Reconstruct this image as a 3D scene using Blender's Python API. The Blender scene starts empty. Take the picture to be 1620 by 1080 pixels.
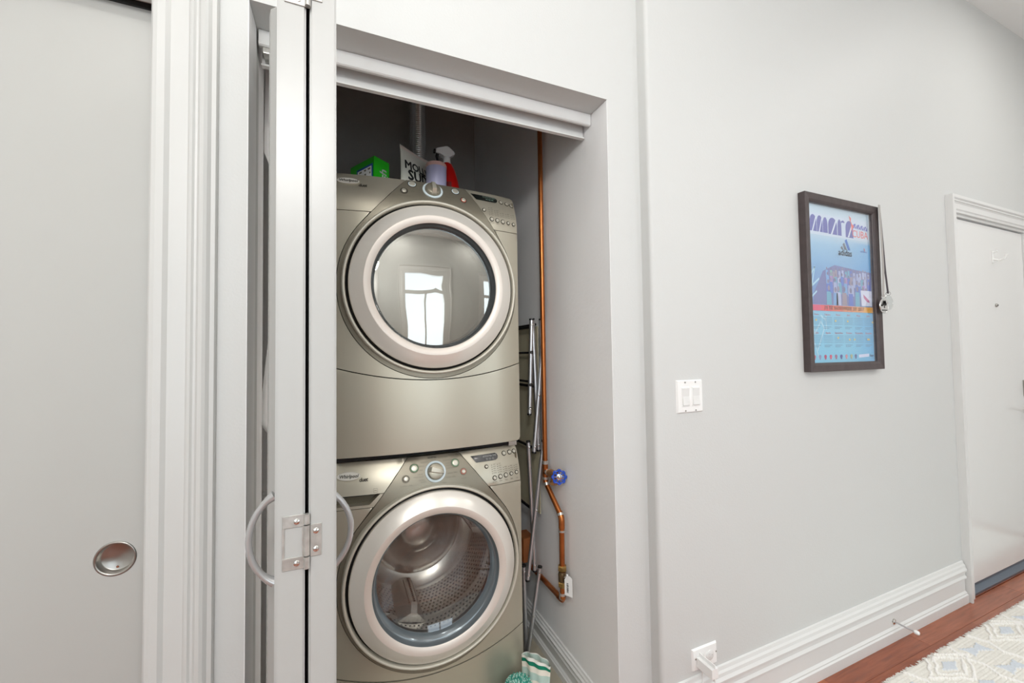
import bpy, bmesh, math, random
from mathutils import Vector, Matrix
from mathutils.geometry import delaunay_2d_cdt
random.seed(7)
S = bpy.context.scene
COL = S.collection
PI = math.pi

# ------------------------------------------------------------------ camera
cam_d = bpy.data.cameras.new('camera'); cam = bpy.data.objects.new('camera', cam_d); COL.objects.link(cam)
cam_d.sensor_width = 36.0; cam_d.lens = 640.76 * 36.0 / 1620.0; cam_d.clip_start = 0.02
R = [[0.9208387, -0.3896958, -0.0138999], [0.0004676, -0.0345424, 0.9994031], [0.3899434, 0.9202956, 0.0316258]]
cam.matrix_world = Matrix(((R[0][0], R[1][0], -R[2][0], 0.0), (R[0][1], R[1][1], -R[2][1], -1.107),
                           (R[0][2], R[1][2], -R[2][2], 1.30), (0, 0, 0, 1)))
S.camera = cam
# ------------------------------------------------------------------ view, world, lights
S.view_settings.view_transform = 'Standard'; S.view_settings.look = 'None'
S.view_settings.gamma = 1.0; S.view_settings.exposure = 0.44; S.view_settings.use_curve_mapping = False
W = bpy.data.worlds.new('sky'); S.world = W; W.use_nodes = True
bg = W.node_tree.nodes['Background']; bg.inputs[0].default_value = (0.72, 0.86, 1.0, 1); bg.inputs[1].default_value = 1.6

def area(name, loc, size, power, color=(1, 1, 1), rot=(0, 0, 0), shape='DISK', size_y=None, spread=PI):
    l = bpy.data.lights.new(name, 'AREA'); l.shape = shape; l.size = size; l.energy = power; l.color = color; l.spread = spread
    if size_y: l.size_y = size_y
    o = bpy.data.objects.new(name, l); COL.objects.link(o); o.location = loc; o.rotation_euler = rot
    return o
WARM = (1.0, 0.975, 0.94)
area('downlight_or_fill', (0.42, -0.42, 3.27), 0.16, 1.9, WARM)
area('downlight_or_fill', (3.30, -0.85, 3.27), 0.20, 5.5, WARM)
area('downlight_or_fill', (1.90, -2.40, 3.27), 0.50, 8.0, WARM)  # this and the next three: ceiling fill added, no fixtures known there
area('downlight_or_fill', (0.20, -2.40, 3.27), 0.50, 9.0, WARM)
area('downlight_or_fill', (-1.1, -2.20, 3.27), 0.30, 4.5, WARM)
area('downlight_or_fill', (3.60, -2.20, 3.27), 0.30, 12.0, WARM)
for wx in (-0.75, 0.80, 2.65):  # the outer two are added to spread the frontal fill
    area('window_daylight_or_fill', (wx, -2.90, 1.46), 0.86, 5.0, (0.94, 0.97, 1.0), (PI/2, 0, 0), 'RECTANGLE', 1.85)
pl_d = bpy.data.lights.new('added_fill_light', 'POINT'); pl_d.energy = 42.0; pl_d.shadow_soft_size = 0.16; pl_d.color = (1.0, 0.99, 0.97)  # point light added to brighten the closet, no such lamp known
pl_o = bpy.data.objects.new('added_fill_light', pl_d); COL.objects.link(pl_o); pl_o.location = (-0.25, -1.85, 2.26)

# ------------------------------------------------------------------ materials
def srgb(r, g, b):
    f = lambda c: (c/255.0)/12.92 if c <= 10 else ((c/255.0+0.055)/1.055)**2.4
    return (f(r), f(g), f(b), 1.0)
def mat(name, col, rough=0.5, metal=0.0, bump=0.0, bscale=60.0, vary=0.0, vscale=8.0, coat=0.0, aniso=0.0, stretch=None, trans=0.0, ior=1.5):
    m = bpy.data.materials.new(name); m.use_nodes = True
    nt = m.node_tree; b = nt.nodes['Principled BSDF']
    b.inputs['Base Color'].default_value = col; b.inputs['Roughness'].default_value = rough
    b.inputs['Metallic'].default_value = metal; b.inputs['Coat Weight'].default_value = coat
    b.inputs['Anisotropic'].default_value = aniso; b.inputs['Transmission Weight'].default_value = trans
    b.inputs['IOR'].default_value = ior
    tc = nt.nodes.new('ShaderNodeTexCoord'); src = tc.outputs['Object']
    if stretch:
        mp = nt.nodes.new('ShaderNodeMapping'); mp.inputs['Scale'].default_value = stretch
        nt.links.new(src, mp.inputs['Vector']); src = mp.outputs['Vector']
    if bump:
        n = nt.nodes.new('ShaderNodeTexNoise'); n.inputs['Scale'].default_value = bscale; n.inputs['Detail'].default_value = 4
        bp = nt.nodes.new('ShaderNodeBump'); bp.inputs['Strength'].default_value = bump; bp.inputs['Distance'].default_value = 0.004
        nt.links.new(src, n.inputs['Vector']); nt.links.new(n.outputs['Fac'], bp.inputs['Height']); nt.links.new(bp.outputs['Normal'], b.inputs['Normal'])
    if vary:
        n2 = nt.nodes.new('ShaderNodeTexNoise'); n2.inputs['Scale'].default_value = vscale; n2.inputs['Detail'].default_value = 5
        nt.links.new(src, n2.inputs['Vector'])
        mx = nt.nodes.new('ShaderNodeMix'); mx.data_type = 'RGBA'
        mx.inputs['A'].default_value = tuple(c*(1-vary) for c in col[:3])+(1,); mx.inputs['B'].default_value = tuple(min(1, c*(1+vary)) for c in col[:3])+(1,)
        nt.links.new(n2.outputs['Fac'], mx.inputs['Factor']); nt.links.new(mx.outputs['Result'], b.inputs['Base Color'])
    return m
def thin_glass(name, tint, refl, boost):
    """a thin coated pane: tinted see-through plus a mirror share that grows at grazing angles"""
    m = bpy.data.materials.new(name); m.use_nodes = True; nt = m.node_tree; nt.nodes.clear()
    out = nt.nodes.new('ShaderNodeOutputMaterial'); mx = nt.nodes.new('ShaderNodeMixShader')
    t = nt.nodes.new('ShaderNodeBsdfTransparent'); t.inputs[0].default_value = tint
    g = nt.nodes.new('ShaderNodeBsdfGlossy'); g.inputs['Roughness'].default_value = 0.012; g.inputs['Color'].default_value = refl
    lw = nt.nodes.new('ShaderNodeLayerWeight'); lw.inputs['Blend'].default_value = 0.5
    pw_ = nt.nodes.new('ShaderNodeMath'); pw_.operation = 'POWER'; pw_.inputs[1].default_value = 4.0
    ad = nt.nodes.new('ShaderNodeMath'); ad.operation = 'ADD'; ad.inputs[1].default_value = boost; ad.use_clamp = True
    nt.links.new(lw.outputs['Facing'], pw_.inputs[0]); nt.links.new(pw_.outputs[0], ad.inputs[0]); nt.links.new(ad.outputs[0], mx.inputs[0])
    nt.links.new(t.outputs[0], mx.inputs[1]); nt.links.new(g.outputs[0], mx.inputs[2]); nt.links.new(mx.outputs[0], out.inputs[0])
    return m
M = dict(
    wall=mat('wall_paint', srgb(206, 207, 205), 0.55, bump=0.10, bscale=160),  # darkened against the closet colour so the interior looks better lit
    trim=mat('trim_paint', srgb(222, 222, 220), 0.32, bump=0.03, bscale=40),
    door=mat('door_paint', srgb(184, 184, 180), 0.30, bump=0.05, bscale=14),
    trim_left=mat('casing_paint', srgb(204, 204, 201), 0.32, bump=0.03, bscale=40),
    entry=mat('entry_door_paint', srgb(228, 228, 226), 0.16, bump=0.05, bscale=9),
    bifold=mat('bifold_paint', srgb(172, 172, 169), 0.35, bump=0.05, bscale=40),
    closet=mat('closet_plaster', srgb(246, 246, 246), 0.6, bump=0.15, bscale=60, vary=0.04, vscale=3),  # lightened to make up for the dim light inside the closet
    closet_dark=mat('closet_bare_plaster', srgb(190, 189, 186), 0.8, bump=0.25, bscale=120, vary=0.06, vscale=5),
    ceiling=mat('ceiling_paint', srgb(238, 238, 236), 0.7),
    vinyl=mat('closet_floor', srgb(176, 168, 150), 0.5, vary=0.08),
    platinum=mat('platinum_enamel', srgb(194, 188, 171), 0.34, 0.62),
    rim=mat('rim_enamel', srgb(206, 202, 188), 0.45, 0.35),
    platinum_dark=mat('platinum_bezel', srgb(140, 134, 119), 0.38, 0.6),
    cabinet=mat('cabinet_side', srgb(105, 98, 80), 0.5, 0.3),
    steel=mat('brushed_steel', srgb(240, 235, 226), 0.28, 0.35),
    satin=mat('satin_ring', srgb(226, 217, 207), 0.42, 0.3),
    chrome=mat('chrome', srgb(225, 224, 220), 0.12, 1.0),
    hinge=mat('worn_nickel', srgb(190, 189, 184), 0.3, 0.6, vary=0.4, vscale=70, bump=0.1, bscale=120),
    aluminium=mat('aluminium_tube', srgb(205, 206, 208), 0.33, 0.9),
    duct=mat('duct_foil', srgb(235, 235, 235), 0.22, 0.95),
    black=mat('black_plastic', srgb(20, 20, 20), 0.45),
    gap_black=mat('dark_gap', srgb(14, 13, 11), 0.7),
    well=mat('door_well', srgb(92, 96, 98), 0.18, 0.55),
    well_light=mat('washer_door_well', srgb(128, 136, 140), 0.15, 0.5),
    drum=mat('drum_steel', srgb(200, 196, 188), 0.27, 0.75),
    drum_grey=mat('dryer_drum', srgb(190, 184, 172), 0.5, 0.3),
    hole=mat('drum_hole', srgb(28, 26, 24), 0.6),
    glass_dry=thin_glass('dryer_door_glass', (0.80, 0.82, 0.80, 1), (0.93, 0.92, 0.86, 1), 0.36),
    glass_wash=thin_glass('washer_door_glass', (0.92, 0.93, 0.93, 1), (0.95, 0.96, 0.98, 1), 0.10),
    pane=thin_glass('window_pane', (0.97, 0.99, 0.98, 1), (1, 1, 1, 1), 0.02),
    poster_glass=thin_glass('poster_glass', (0.97, 0.98, 1.0, 1), (1, 1, 1, 1), 0.02),
    legend=mat('legend_ink', srgb(62, 60, 52), 0.6),
    legend_soft=mat('legend_grey_ink', srgb(118, 113, 98), 0.6),
    lcd_dark=mat('display_black', srgb(22, 26, 24), 0.12, coat=0.5),
    lcd_grey=mat('display_grey', srgb(86, 86, 86), 0.2, coat=0.3),
    lcd_ink=mat('display_ink', srgb(120, 140, 128), 0.5), lcd_ink2=mat('display_ink_pale', srgb(190, 190, 186), 0.5),
    knob_ring=mat('knob_ring', srgb(205, 218, 222), 0.35), green_ring=mat('green_ring', srgb(90, 140, 98), 0.5), red_ring=mat('red_ring', srgb(176, 92, 74), 0.5),
    button=mat('button_silver', srgb(204, 200, 186), 0.34, 0.5),
    knob_face=mat('knob_face', srgb(170, 164, 148), 0.35, 0.7), badge=mat('badge_silver', srgb(232, 229, 220), 0.3, 0.25), ring_dark=mat('button_bezel', srgb(74, 70, 60), 0.4, 0.3),
    copper=mat('copper', srgb(186, 112, 62), 0.30, 0.9, vary=0.25, vscale=25, bump=0.05, bscale=40),
    solder=mat('solder', srgb(205, 203, 198), 0.3, 0.8, vary=0.1, vscale=60),
    brass=mat('brass', srgb(176, 142, 86), 0.32, 0.9, vary=0.2, vscale=40),
    bronze=mat('old_bronze', srgb(112, 92, 66), 0.45, 0.7, vary=0.2, vscale=50), valve_copper=mat('valve_body', srgb(178, 132, 92), 0.4, 0.6, vary=0.15, vscale=40),
    blue=mat('blue_enamel', srgb(28, 78, 190), 0.25, coat=0.4),
    paper=mat('white_paper', srgb(240, 240, 238), 0.6), ink=mat('black_ink', srgb(18, 17, 16), 0.6),
    olive=mat('olive_nylon', srgb(205, 197, 168), 0.75, bump=0.1, bscale=300),
    timber=mat('timber', srgb(150, 88, 44), 0.6, vary=0.25, vscale=12, stretch=(6, 6, 1)),
    white_plastic=mat('white_plastic', srgb(240, 240, 238), 0.28),
    slot=mat('slot_grey', srgb(196, 196, 194), 0.5),
    rocker=mat('rocker_plastic', srgb(226, 226, 224), 0.25),
    acrylic=mat('pearl_handle', srgb(186, 186, 186), 0.16, coat=0.5, metal=0.4),
    nickel=mat('brushed_nickel', srgb(168, 164, 158), 0.28, 0.95, aniso=0.7),
    cloth=mat('white_cloth', srgb(225, 225, 222), 0.8, bump=0.2, bscale=80),
    frame=mat('frame_wood', srgb(70, 60, 60), 0.42, vary=0.4, vscale=30, bump=0.3, bscale=30, stretch=(1, 1, 1)),
    fr=mat('fringe_wool', srgb(235, 233, 227), 0.9),
    green=mat('green_card', srgb(32, 178, 22), 0.4), green2=mat('green_card_shade', srgb(30, 150, 24), 0.4), label_blue=mat('label_blue', srgb(36, 90, 170), 0.45),
    bag=mat('pouch_film', srgb(220, 218, 206), 0.28, bump=0.35, bscale=22), bag_ink2=mat('pouch_gold_ink', srgb(206, 186, 110), 0.5), bag_pink=mat('pouch_seal', srgb(226, 210, 200), 0.35),
    lilac=mat('lilac_plastic', srgb(176, 172, 202), 0.4), pink=mat('pink_lid', srgb(222, 178, 170), 0.4),
    red=mat('red_plastic', srgb(200, 16, 12), 0.28, coat=0.3), red_label=mat('red_label', srgb(122, 22, 22), 0.4), amber=mat('amber_ink', srgb(235, 160, 30), 0.5),
    threshold=mat('threshold_metal', srgb(128, 138, 152), 0.3, 0.8),
    mitt_green=mat('mitt_green_band', srgb(14, 124, 96), 0.9), teal=mat('teal_chenille', srgb(70, 168, 150), 0.95, vary=0.3, vscale=90), mint=mat('mint_chenille', srgb(186, 226, 214), 0.95),
    cream=mat('mitt_white_hem', srgb(240, 238, 230), 0.9),
    silver=mat('silver_medal', srgb(214, 214, 212), 0.25, 0.8), ribbon=mat('grey_ribbon', srgb(168, 164, 160), 0.6), ribbon_dark=mat('dark_ribbon', srgb(60, 52, 60), 0.6), crystal=thin_glass('crystal_medal', (0.9, 0.92, 0.92, 1), (1, 1, 1, 1), 0.12),
)
# two colour / striped materials -------------------------------------------------
def stripes(name, a, b, axis, period, duty, offset=0.0, rough=0.85, bump=True):
    m = bpy.data.materials.new(name); m.use_nodes = True; nt = m.node_tree; p = nt.nodes['Principled BSDF']
    p.inputs['Roughness'].default_value = rough
    tc = nt.nodes.new('ShaderNodeTexCoord'); sp = nt.nodes.new('ShaderNodeSeparateXYZ'); nt.links.new(tc.outputs['UV'], sp.inputs[0])
    md = nt.nodes.new('ShaderNodeMath'); md.operation = 'ADD'; md.inputs[1].default_value = offset
    nt.links.new(sp.outputs[axis], md.inputs[0])
    fr = nt.nodes.new('ShaderNodeMath'); fr.operation = 'MODULO'; fr.inputs[1].default_value = period; nt.links.new(md.outputs[0], fr.inputs[0])
    lt = nt.nodes.new('ShaderNodeMath'); lt.operation = 'LESS_THAN'; lt.inputs[1].default_value = period*duty; nt.links.new(fr.outputs[0], lt.inputs[0])
    mx = nt.nodes.new('ShaderNodeMix'); mx.data_type = 'RGBA'; mx.inputs['A'].default_value = a; mx.inputs['B'].default_value = b
    nt.links.new(lt.outputs[0], mx.inputs['Factor']); nt.links.new(mx.outputs['Result'], p.inputs['Base Color'])
    if bump:
        n = nt.nodes.new('ShaderNodeTexNoise'); n.inputs['Scale'].default_value = 400; bp = nt.nodes.new('ShaderNodeBump'); bp.inputs['Strength'].default_value = 0.3
        bp.inputs['Distance'].default_value = 0.002
        nt.links.new(tc.outputs['Object'], n.inputs['Vector']); nt.links.new(n.outputs['Fac'], bp.inputs['Height']); nt.links.new(bp.outputs['Normal'], p.inputs['Normal'])
    return m
M['mitt'] = stripes('striped_terry', srgb(236, 228, 214), srgb(184, 204, 194), 1, 0.040, 0.5)
def wood_floor(name, base):
    m = bpy.data.materials.new(name); m.use_nodes = True; nt = m.node_tree; p = nt.nodes['Principled BSDF']
    p.inputs['Roughness'].default_value = 0.22; p.inputs['Coat Weight'].default_value = 0.3; p.inputs['Coat Roughness'].default_value = 0.15
    tc = nt.nodes.new('ShaderNodeTexCoord'); mp = nt.nodes.new('ShaderNodeMapping'); mp.inputs['Scale'].default_value = (3, 40, 10)
    nt.links.new(tc.outputs['Object'], mp.inputs['Vector'])
    n = nt.nodes.new('ShaderNodeTexNoise'); n.inputs['Scale'].default_value = 2.2; n.inputs['Detail'].default_value = 7; n.inputs['Distortion'].default_value = 0.7
    nt.links.new(mp.outputs['Vector'], n.inputs['Vector'])
    cr = nt.nodes.new('ShaderNodeValToRGB'); cr.color_ramp.elements[0].position = 0.25; cr.color_ramp.elements[1].position = 0.78
    cr.color_ramp.elements[0].color = tuple(c*0.72 for c in base[:3])+(1,); cr.color_ramp.elements[1].color = tuple(c*1.2 for c in base[:3])+(1,)
    nt.links.new(n.outputs['Fac'], cr.inputs[0]); nt.links.new(cr.outputs[0], p.inputs['Base Color'])
    bp = nt.nodes.new('ShaderNodeBump'); bp.inputs['Strength'].default_value = 0.08; bp.inputs['Distance'].default_value = 0.002
    nt.links.new(n.outputs['Fac'], bp.inputs['Height']); nt.links.new(bp.outputs['Normal'], p.inputs['Normal'])
    return m
PLANK = [wood_floor('cherry_plank', srgb(158, 88, 58)), wood_floor('cherry_plank_dark', srgb(146, 78, 50)), wood_floor('cherry_plank_light', srgb(168, 96, 64))]
def attr_mat(name, attr, rough=0.95):
    m = bpy.data.materials.new(name); m.use_nodes = True; nt = m.node_tree; p = nt.nodes['Principled BSDF']
    p.inputs['Roughness'].default_value = rough
    a = nt.nodes.new('ShaderNodeAttribute'); a.attribute_name = attr; nt.links.new(a.outputs['Color'], p.inputs['Base Color'])
    n = nt.nodes.new('ShaderNodeTexNoise'); n.inputs['Scale'].default_value = 350; bp = nt.nodes.new('ShaderNodeBump'); bp.inputs['Strength'].default_value = 0.5; bp.inputs['Distance'].default_value = 0.003
    tc = nt.nodes.new('ShaderNodeTexCoord'); nt.links.new(tc.outputs['Object'], n.inputs['Vector'])
    nt.links.new(n.outputs['Fac'], bp.inputs['Height']); nt.links.new(bp.outputs['Normal'], p.inputs['Normal'])
    return m
M['rug'] = attr_mat('rug_wool', 'tint')
M['print'] = attr_mat('poster_print', 'tint', 0.5)

# ------------------------------------------------------------------ geometry helpers
def link(name, me, m, parent=None, smooth=False):
    o = bpy.data.objects.new(name, me); COL.objects.link(o)
    if m: me.materials.append(m)
    if smooth:
        me.polygons.foreach_set('use_smooth', [True]*len(me.polygons))
    if parent:
        o.parent = parent
        o.matrix_parent_inverse = Matrix.Translation(-parent.location)   # geometry is built in world space; only the root Empty is offset
    return o
def thing(name, label, cat, loc=(0, 0, 0), group=None):
    o = bpy.data.objects.new(name, None); COL.objects.link(o); o.location = loc; o.empty_display_size = 0.05
    o['label'] = label; o['category'] = cat
    if group: o['group'] = group
    return o
def tag(o, label, cat, group=None):
    o['label'] = label; o['category'] = cat
    if group: o['group'] = group
    return o
def struct(o): o['kind'] = 'structure'; return o
class G:
    """collects shapes in world space, then links them as one mesh object"""
    def __init__(s): s.v = []; s.f = []
    def add(s, v, f):
        b = len(s.v); s.v += [tuple(x) for x in v]; s.f += [tuple(i+b for i in q) for q in f]; return s
    def box(s, x0, x1, y0, y1, z0, z1, bev=0.0, seg=2):
        bm = bmesh.new(); bmesh.ops.create_cube(bm, size=1)
        for q in bm.verts: q.co = ((x0+x1)/2+q.co.x*(x1-x0), (y0+y1)/2+q.co.y*(y1-y0), (z0+z1)/2+q.co.z*(z1-z0))
        if bev: bmesh.ops.bevel(bm, geom=list(bm.edges), offset=bev, segments=seg, affect='EDGES', profile=0.6)
        return s.bm(bm)
    def bm(s, bm, mtx=None):
        if mtx: bmesh.ops.transform(bm, matrix=mtx, verts=bm.verts)
        bm.verts.index_update(); v = [q.co[:] for q in bm.verts]; f = [[w.index for w in q.verts] for q in bm.faces]; bm.free(); return s.add(v, f)
    def tube(s, pts, r, n=12, caps=True, rs=None, flat=None):
        pts = [Vector(p) for p in pts]; k = len(pts); v = []; f = []
        up = None
        for i, p in enumerate(pts):
            d = (pts[min(i+1, k-1)]-pts[max(i-1, 0)]).normalized()
            if up is None:
                up = Vector((0, 0, 1)) if abs(d.z) < 0.9 else Vector((1, 0, 0))
                up = (up-d*up.dot(d)).normalized()
            else: up = (up-d*up.dot(d)).normalized()
            sd = d.cross(up); rr = rs[i] if rs else r
            for j in range(n):
                a = 2*PI*j/n; v.append(p+(up*math.cos(a)*(flat or 1.0)+sd*math.sin(a))*rr)
        for i in range(k-1):
            for j in range(n): f.append((i*n+j, i*n+(j+1) % n, (i+1)*n+(j+1) % n, (i+1)*n+j))
        if caps: f.append(tuple(range(n))[::-1]); f.append(tuple((k-1)*n+j for j in range(n)))
        return s.add(v, f)
    def lathe(s, prof, c, axis=(0, 0, 1), n=48, close=False):
        a = Vector(axis).normalized(); u = a.orthogonal().normalized() if abs(a.z) < 0.95 else Vector((1, 0, 0)); w = a.cross(u); c = Vector(c); v = []; f = []
        k = len(prof)
        for r, h in prof:
            for j in range(n):
                t = 2*PI*j/n; v.append(c+a*h+(u*math.cos(t)+w*math.sin(t))*r)
        for i in range(k-1+(1 if close else 0)):
            i2 = (i+1) % k
            for j in range(n): f.append((i*n+j, i*n+(j+1) % n, i2*n+(j+1) % n, i2*n+j))
        if not close:
            if prof[0][0] > 1e-6: pass
        return s.add(v, f)
    def disc_lathe(s, prof, c, axis=(0, 0, 1), n=32):
        s.lathe(prof, c, axis, n); b = len(s.v)-n*len(prof)
        s.f.append(tuple(b+j for j in range(n))[::-1]); s.f.append(tuple(b+n*(len(prof)-1)+j for j in range(n))); return s
    def prism(s, poly, origin, ex, ey, depth):
        """polygon in plane (ex, ey) extruded along depth vector"""
        o = Vector(origin); ex = Vector(ex); ey = Vector(ey); d = Vector(depth); n = len(poly)
        v = [o+ex*a+ey*b for a, b in poly]; v += [q+d for q in v]
        f = [tuple(range(n))[::-1], tuple(range(n, 2*n))]+[(i, (i+1) % n, n+(i+1) % n, n+i) for i in range(n)]
        return s.add(v, f)
    def done(s, name, m, parent=None, smooth=False, fix=True, auto=None):
        me = bpy.data.meshes.new(name); me.from_pydata(s.v, [], s.f); me.validate()
        if fix:
            bm = bmesh.new(); bm.from_mesh(me); bmesh.ops.recalc_face_normals(bm, faces=bm.faces); bm.to_mesh(me); bm.free()
        o = link(name, me, m, parent, smooth or auto is not None)
        if auto is not None:
            me.set_sharp_from_angle(angle=math.radians(auto))
        return o
def text2d(body, size, align='CENTER', bold=0.0, shear=0.0, spacing=1.0, res=2, extr=0.0):
    cu = bpy.data.curves.new('lettering', 'FONT'); cu.body = body; cu.size = size; cu.align_x = align; cu.align_y = 'CENTER'
    cu.shear = shear; cu.space_character = spacing; cu.resolution_u = res
    o = bpy.data.objects.new('lettering', cu); COL.objects.link(o)
    dg = bpy.context.evaluated_depsgraph_get(); me = bpy.data.meshes.new_from_object(o.evaluated_get(dg))
    v = [tuple(q.co[:2]) for q in me.vertices]; f = [tuple(p.vertices) for p in me.polygons]
    bpy.data.objects.remove(o); bpy.data.curves.remove(cu); bpy.data.meshes.remove(me)
    if bold > 0:                                                        # heavier strokes: the letter overprinted a hair to each side
        n = len(v); base = list(v); bf = list(f)
        for k, (a, b) in enumerate(((1, 0), (-1, 0), (0, 1), (0, -1), (0.7, 0.7), (-0.7, -0.7))):
            v += [(x+a*bold, y+b*bold) for x, y in base]; f += [tuple(i+n*(k+1) for i in q) for q in bf]
    return v, f
def sweep_frame(prof, x0, x1, ztop, yw, sgn=-1, right=True):
    """door casing: profile [(across outward from opening, depth out of wall)] up the left side, over the head and down the right, mitred"""
    g = G(); n = len(prof); v = []
    for k, (px, pz) in enumerate([(x0, 0), (x0, ztop), (x1, ztop), (x1, 0)] if right else [(x0, 0), (x0, ztop), (x1, ztop)]):
        for a, d in prof:
            dx = -a if px == x0 else (a if right else 0); dz = 0 if pz == 0 else a
            v.append((px+dx, yw+sgn*d, pz+dz))
    rows = len(v)//n; f = []
    for i in range(rows-1):
        for j in range(n): f.append((i*n+j, i*n+(j+1) % n, (i+1)*n+(j+1) % n, (i+1)*n+j))
    f.append(tuple(range(n))); f.append(tuple((rows-1)*n+j for j in range(n)))
    return g.add(v, f)

# ================================================================== room shell
YW = -0.047          # face of the corridor wall (the closet front is at y = 0)
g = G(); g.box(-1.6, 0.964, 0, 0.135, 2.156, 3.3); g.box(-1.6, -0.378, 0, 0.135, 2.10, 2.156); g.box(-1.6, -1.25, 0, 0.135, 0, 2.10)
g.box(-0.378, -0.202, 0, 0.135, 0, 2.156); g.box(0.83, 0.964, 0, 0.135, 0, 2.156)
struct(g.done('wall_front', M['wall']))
struct(G().box(0.8285, 0.830, 0.0005, 0.136, 0.0, 2.155).done('trim_jamb', M['closet']))  # thin lining in the lightened closet colour, brightens the shaded jamb
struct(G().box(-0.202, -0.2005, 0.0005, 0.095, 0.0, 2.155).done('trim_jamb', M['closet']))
g = G(); n = 8; rr = 0.014; prof = [(4.4, 0.10), (0.962, 0.10)]+[(0.962+rr-rr*math.cos(t*PI/2/n), YW+rr-rr*math.sin(t*PI/2/n)) for t in range(n+1)]
prof_l = prof+[(3.045, YW), (3.045, 0.10)]; prof_l[0] = (3.045, 0.10)
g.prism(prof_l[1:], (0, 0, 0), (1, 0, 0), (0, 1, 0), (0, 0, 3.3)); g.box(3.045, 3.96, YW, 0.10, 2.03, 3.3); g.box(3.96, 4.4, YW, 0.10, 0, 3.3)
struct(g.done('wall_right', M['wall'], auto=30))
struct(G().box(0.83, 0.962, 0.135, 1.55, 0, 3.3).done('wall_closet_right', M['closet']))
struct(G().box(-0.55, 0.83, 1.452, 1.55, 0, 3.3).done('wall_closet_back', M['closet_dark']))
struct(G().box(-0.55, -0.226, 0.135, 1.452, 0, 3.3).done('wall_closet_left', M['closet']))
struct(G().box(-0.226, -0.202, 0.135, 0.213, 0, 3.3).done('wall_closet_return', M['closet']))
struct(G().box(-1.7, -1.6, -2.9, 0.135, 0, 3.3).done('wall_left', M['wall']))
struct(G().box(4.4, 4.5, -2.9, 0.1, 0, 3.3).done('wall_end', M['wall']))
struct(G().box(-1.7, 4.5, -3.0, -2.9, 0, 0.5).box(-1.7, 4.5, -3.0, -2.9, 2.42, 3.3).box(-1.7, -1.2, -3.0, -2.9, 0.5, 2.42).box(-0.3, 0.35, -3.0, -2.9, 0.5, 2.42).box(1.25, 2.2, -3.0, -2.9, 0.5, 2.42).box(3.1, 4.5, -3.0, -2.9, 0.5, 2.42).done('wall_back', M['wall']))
struct(G().box(-1.7, 4.5, -3.0, 1.55, 3.3, 3.4).done('ceiling', M['ceiling']))
# windows behind the photographer: middle one shows in reflections, outer two added for light
pr = [(0, 0.0), (0, 0.022), (0.02, 0.018), (0.07, 0.016), (0.08, 0.024), (0.10, 0.026), (0.10, 0)]
for k, wx in enumerate((-1.2, 0.35, 2.2)):
    g = G(); g.box(wx, wx+0.06, -2.99, -2.88, 0.5, 2.42); g.box(wx+0.84, wx+0.90, -2.99, -2.88, 0.5, 2.42); g.box(wx+0.06, wx+0.84, -2.99, -2.88, 0.5, 0.57); g.box(wx+0.06, wx+0.84, -2.99, -2.88, 2.35, 2.42); g.box(wx+0.06, wx+0.84, -2.985, -2.885, 1.93, 2.0); g.box(wx+0.435, wx+0.465, -2.98, -2.89, 0.57, 1.93)
    win = struct(g.done('window_%d' % (k+1), M['trim'])); G().box(wx+0.06, wx+0.84, -2.953, -2.949, 0.57, 2.35).done('pane', M['pane'], win)
    struct(sweep_frame(pr, wx, wx+0.90, 2.42, -2.9, 1).done('trim_%d' % (k+11), M['trim']))
# floor and its boards
fl = struct(G().box(-1.7, 4.5, -3.0, 1.55, -0.10, -0.012).done('floor', PLANK[1]))
pw = 0.083
for r in range(14):
    y1 = -0.060-r*pw; x = 0.2-random.random()*0.9
    while x < 4.4:
        L = random.choice((0.45, 0.62, 0.78, 0.95, 1.15)); x1 = min(x+L, 4.4); h = random.uniform(-0.0005, 0.0003)
        if x1-x > 0.05:
            G().box(x+0.0006, x1-0.0006, y1-pw+0.0005, y1-0.0005, -0.012, h, 0.0007, 1).done('floorboard', random.choice(PLANK), fl)
        x = x1
struct(G().box(3.05, 3.955, -0.058, 0.10, -0.012, 0.001).done('floor_sill', PLANK[1]))
struct(G().box(-0.226, 0.83, 0.0, 1.452, -0.012, 0.0).done('floor_closet', M['vinyl']))
# baseboards
def base_profile(y): return [(0, 0), (0.021, 0), (0.021, 0.040), (0.016, 0.044), (0.016, 0.049), (0.012, 0.053), (0.009, 0.056), (0.009, 0.112), (0.016, 0.119), (0.017, 0.127), (0.011, 0.136), (0.011, 0.148), (0.019, 0.157), (0.020, 0.166), (0.014, 0.175), (0.013, 0.186), (0.008, 0.192), (0.006, 0.203), (0, 0.205)]
struct(G().prism([(a, b) for a, b in base_profile(0)], (0.972, YW, 0), (0, -1, 0), (0, 0, 1), (2.955-0.972, 0, 0)).done('baseboard_right', M['trim']))
G_ = G().prism([(0, 0), (0.021, 0), (0.021, 0.040), (0.016, 0.044), (0.016, 0.049), (0.011, 0.055), (0, 0.055)], (2.955, YW, 0), (0, -1, 0), (0, 0, 1), (0.032, 0, 0))
bb_closet = struct(G().prism([(a*1.0, b*0.62) for a, b in base_profile(0)], (0.83, 0.135, 0), (-1, 0, 0), (0, 0, 1), (0, 1.317, 0)).done('baseboard_closet', M['trim']))
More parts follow.
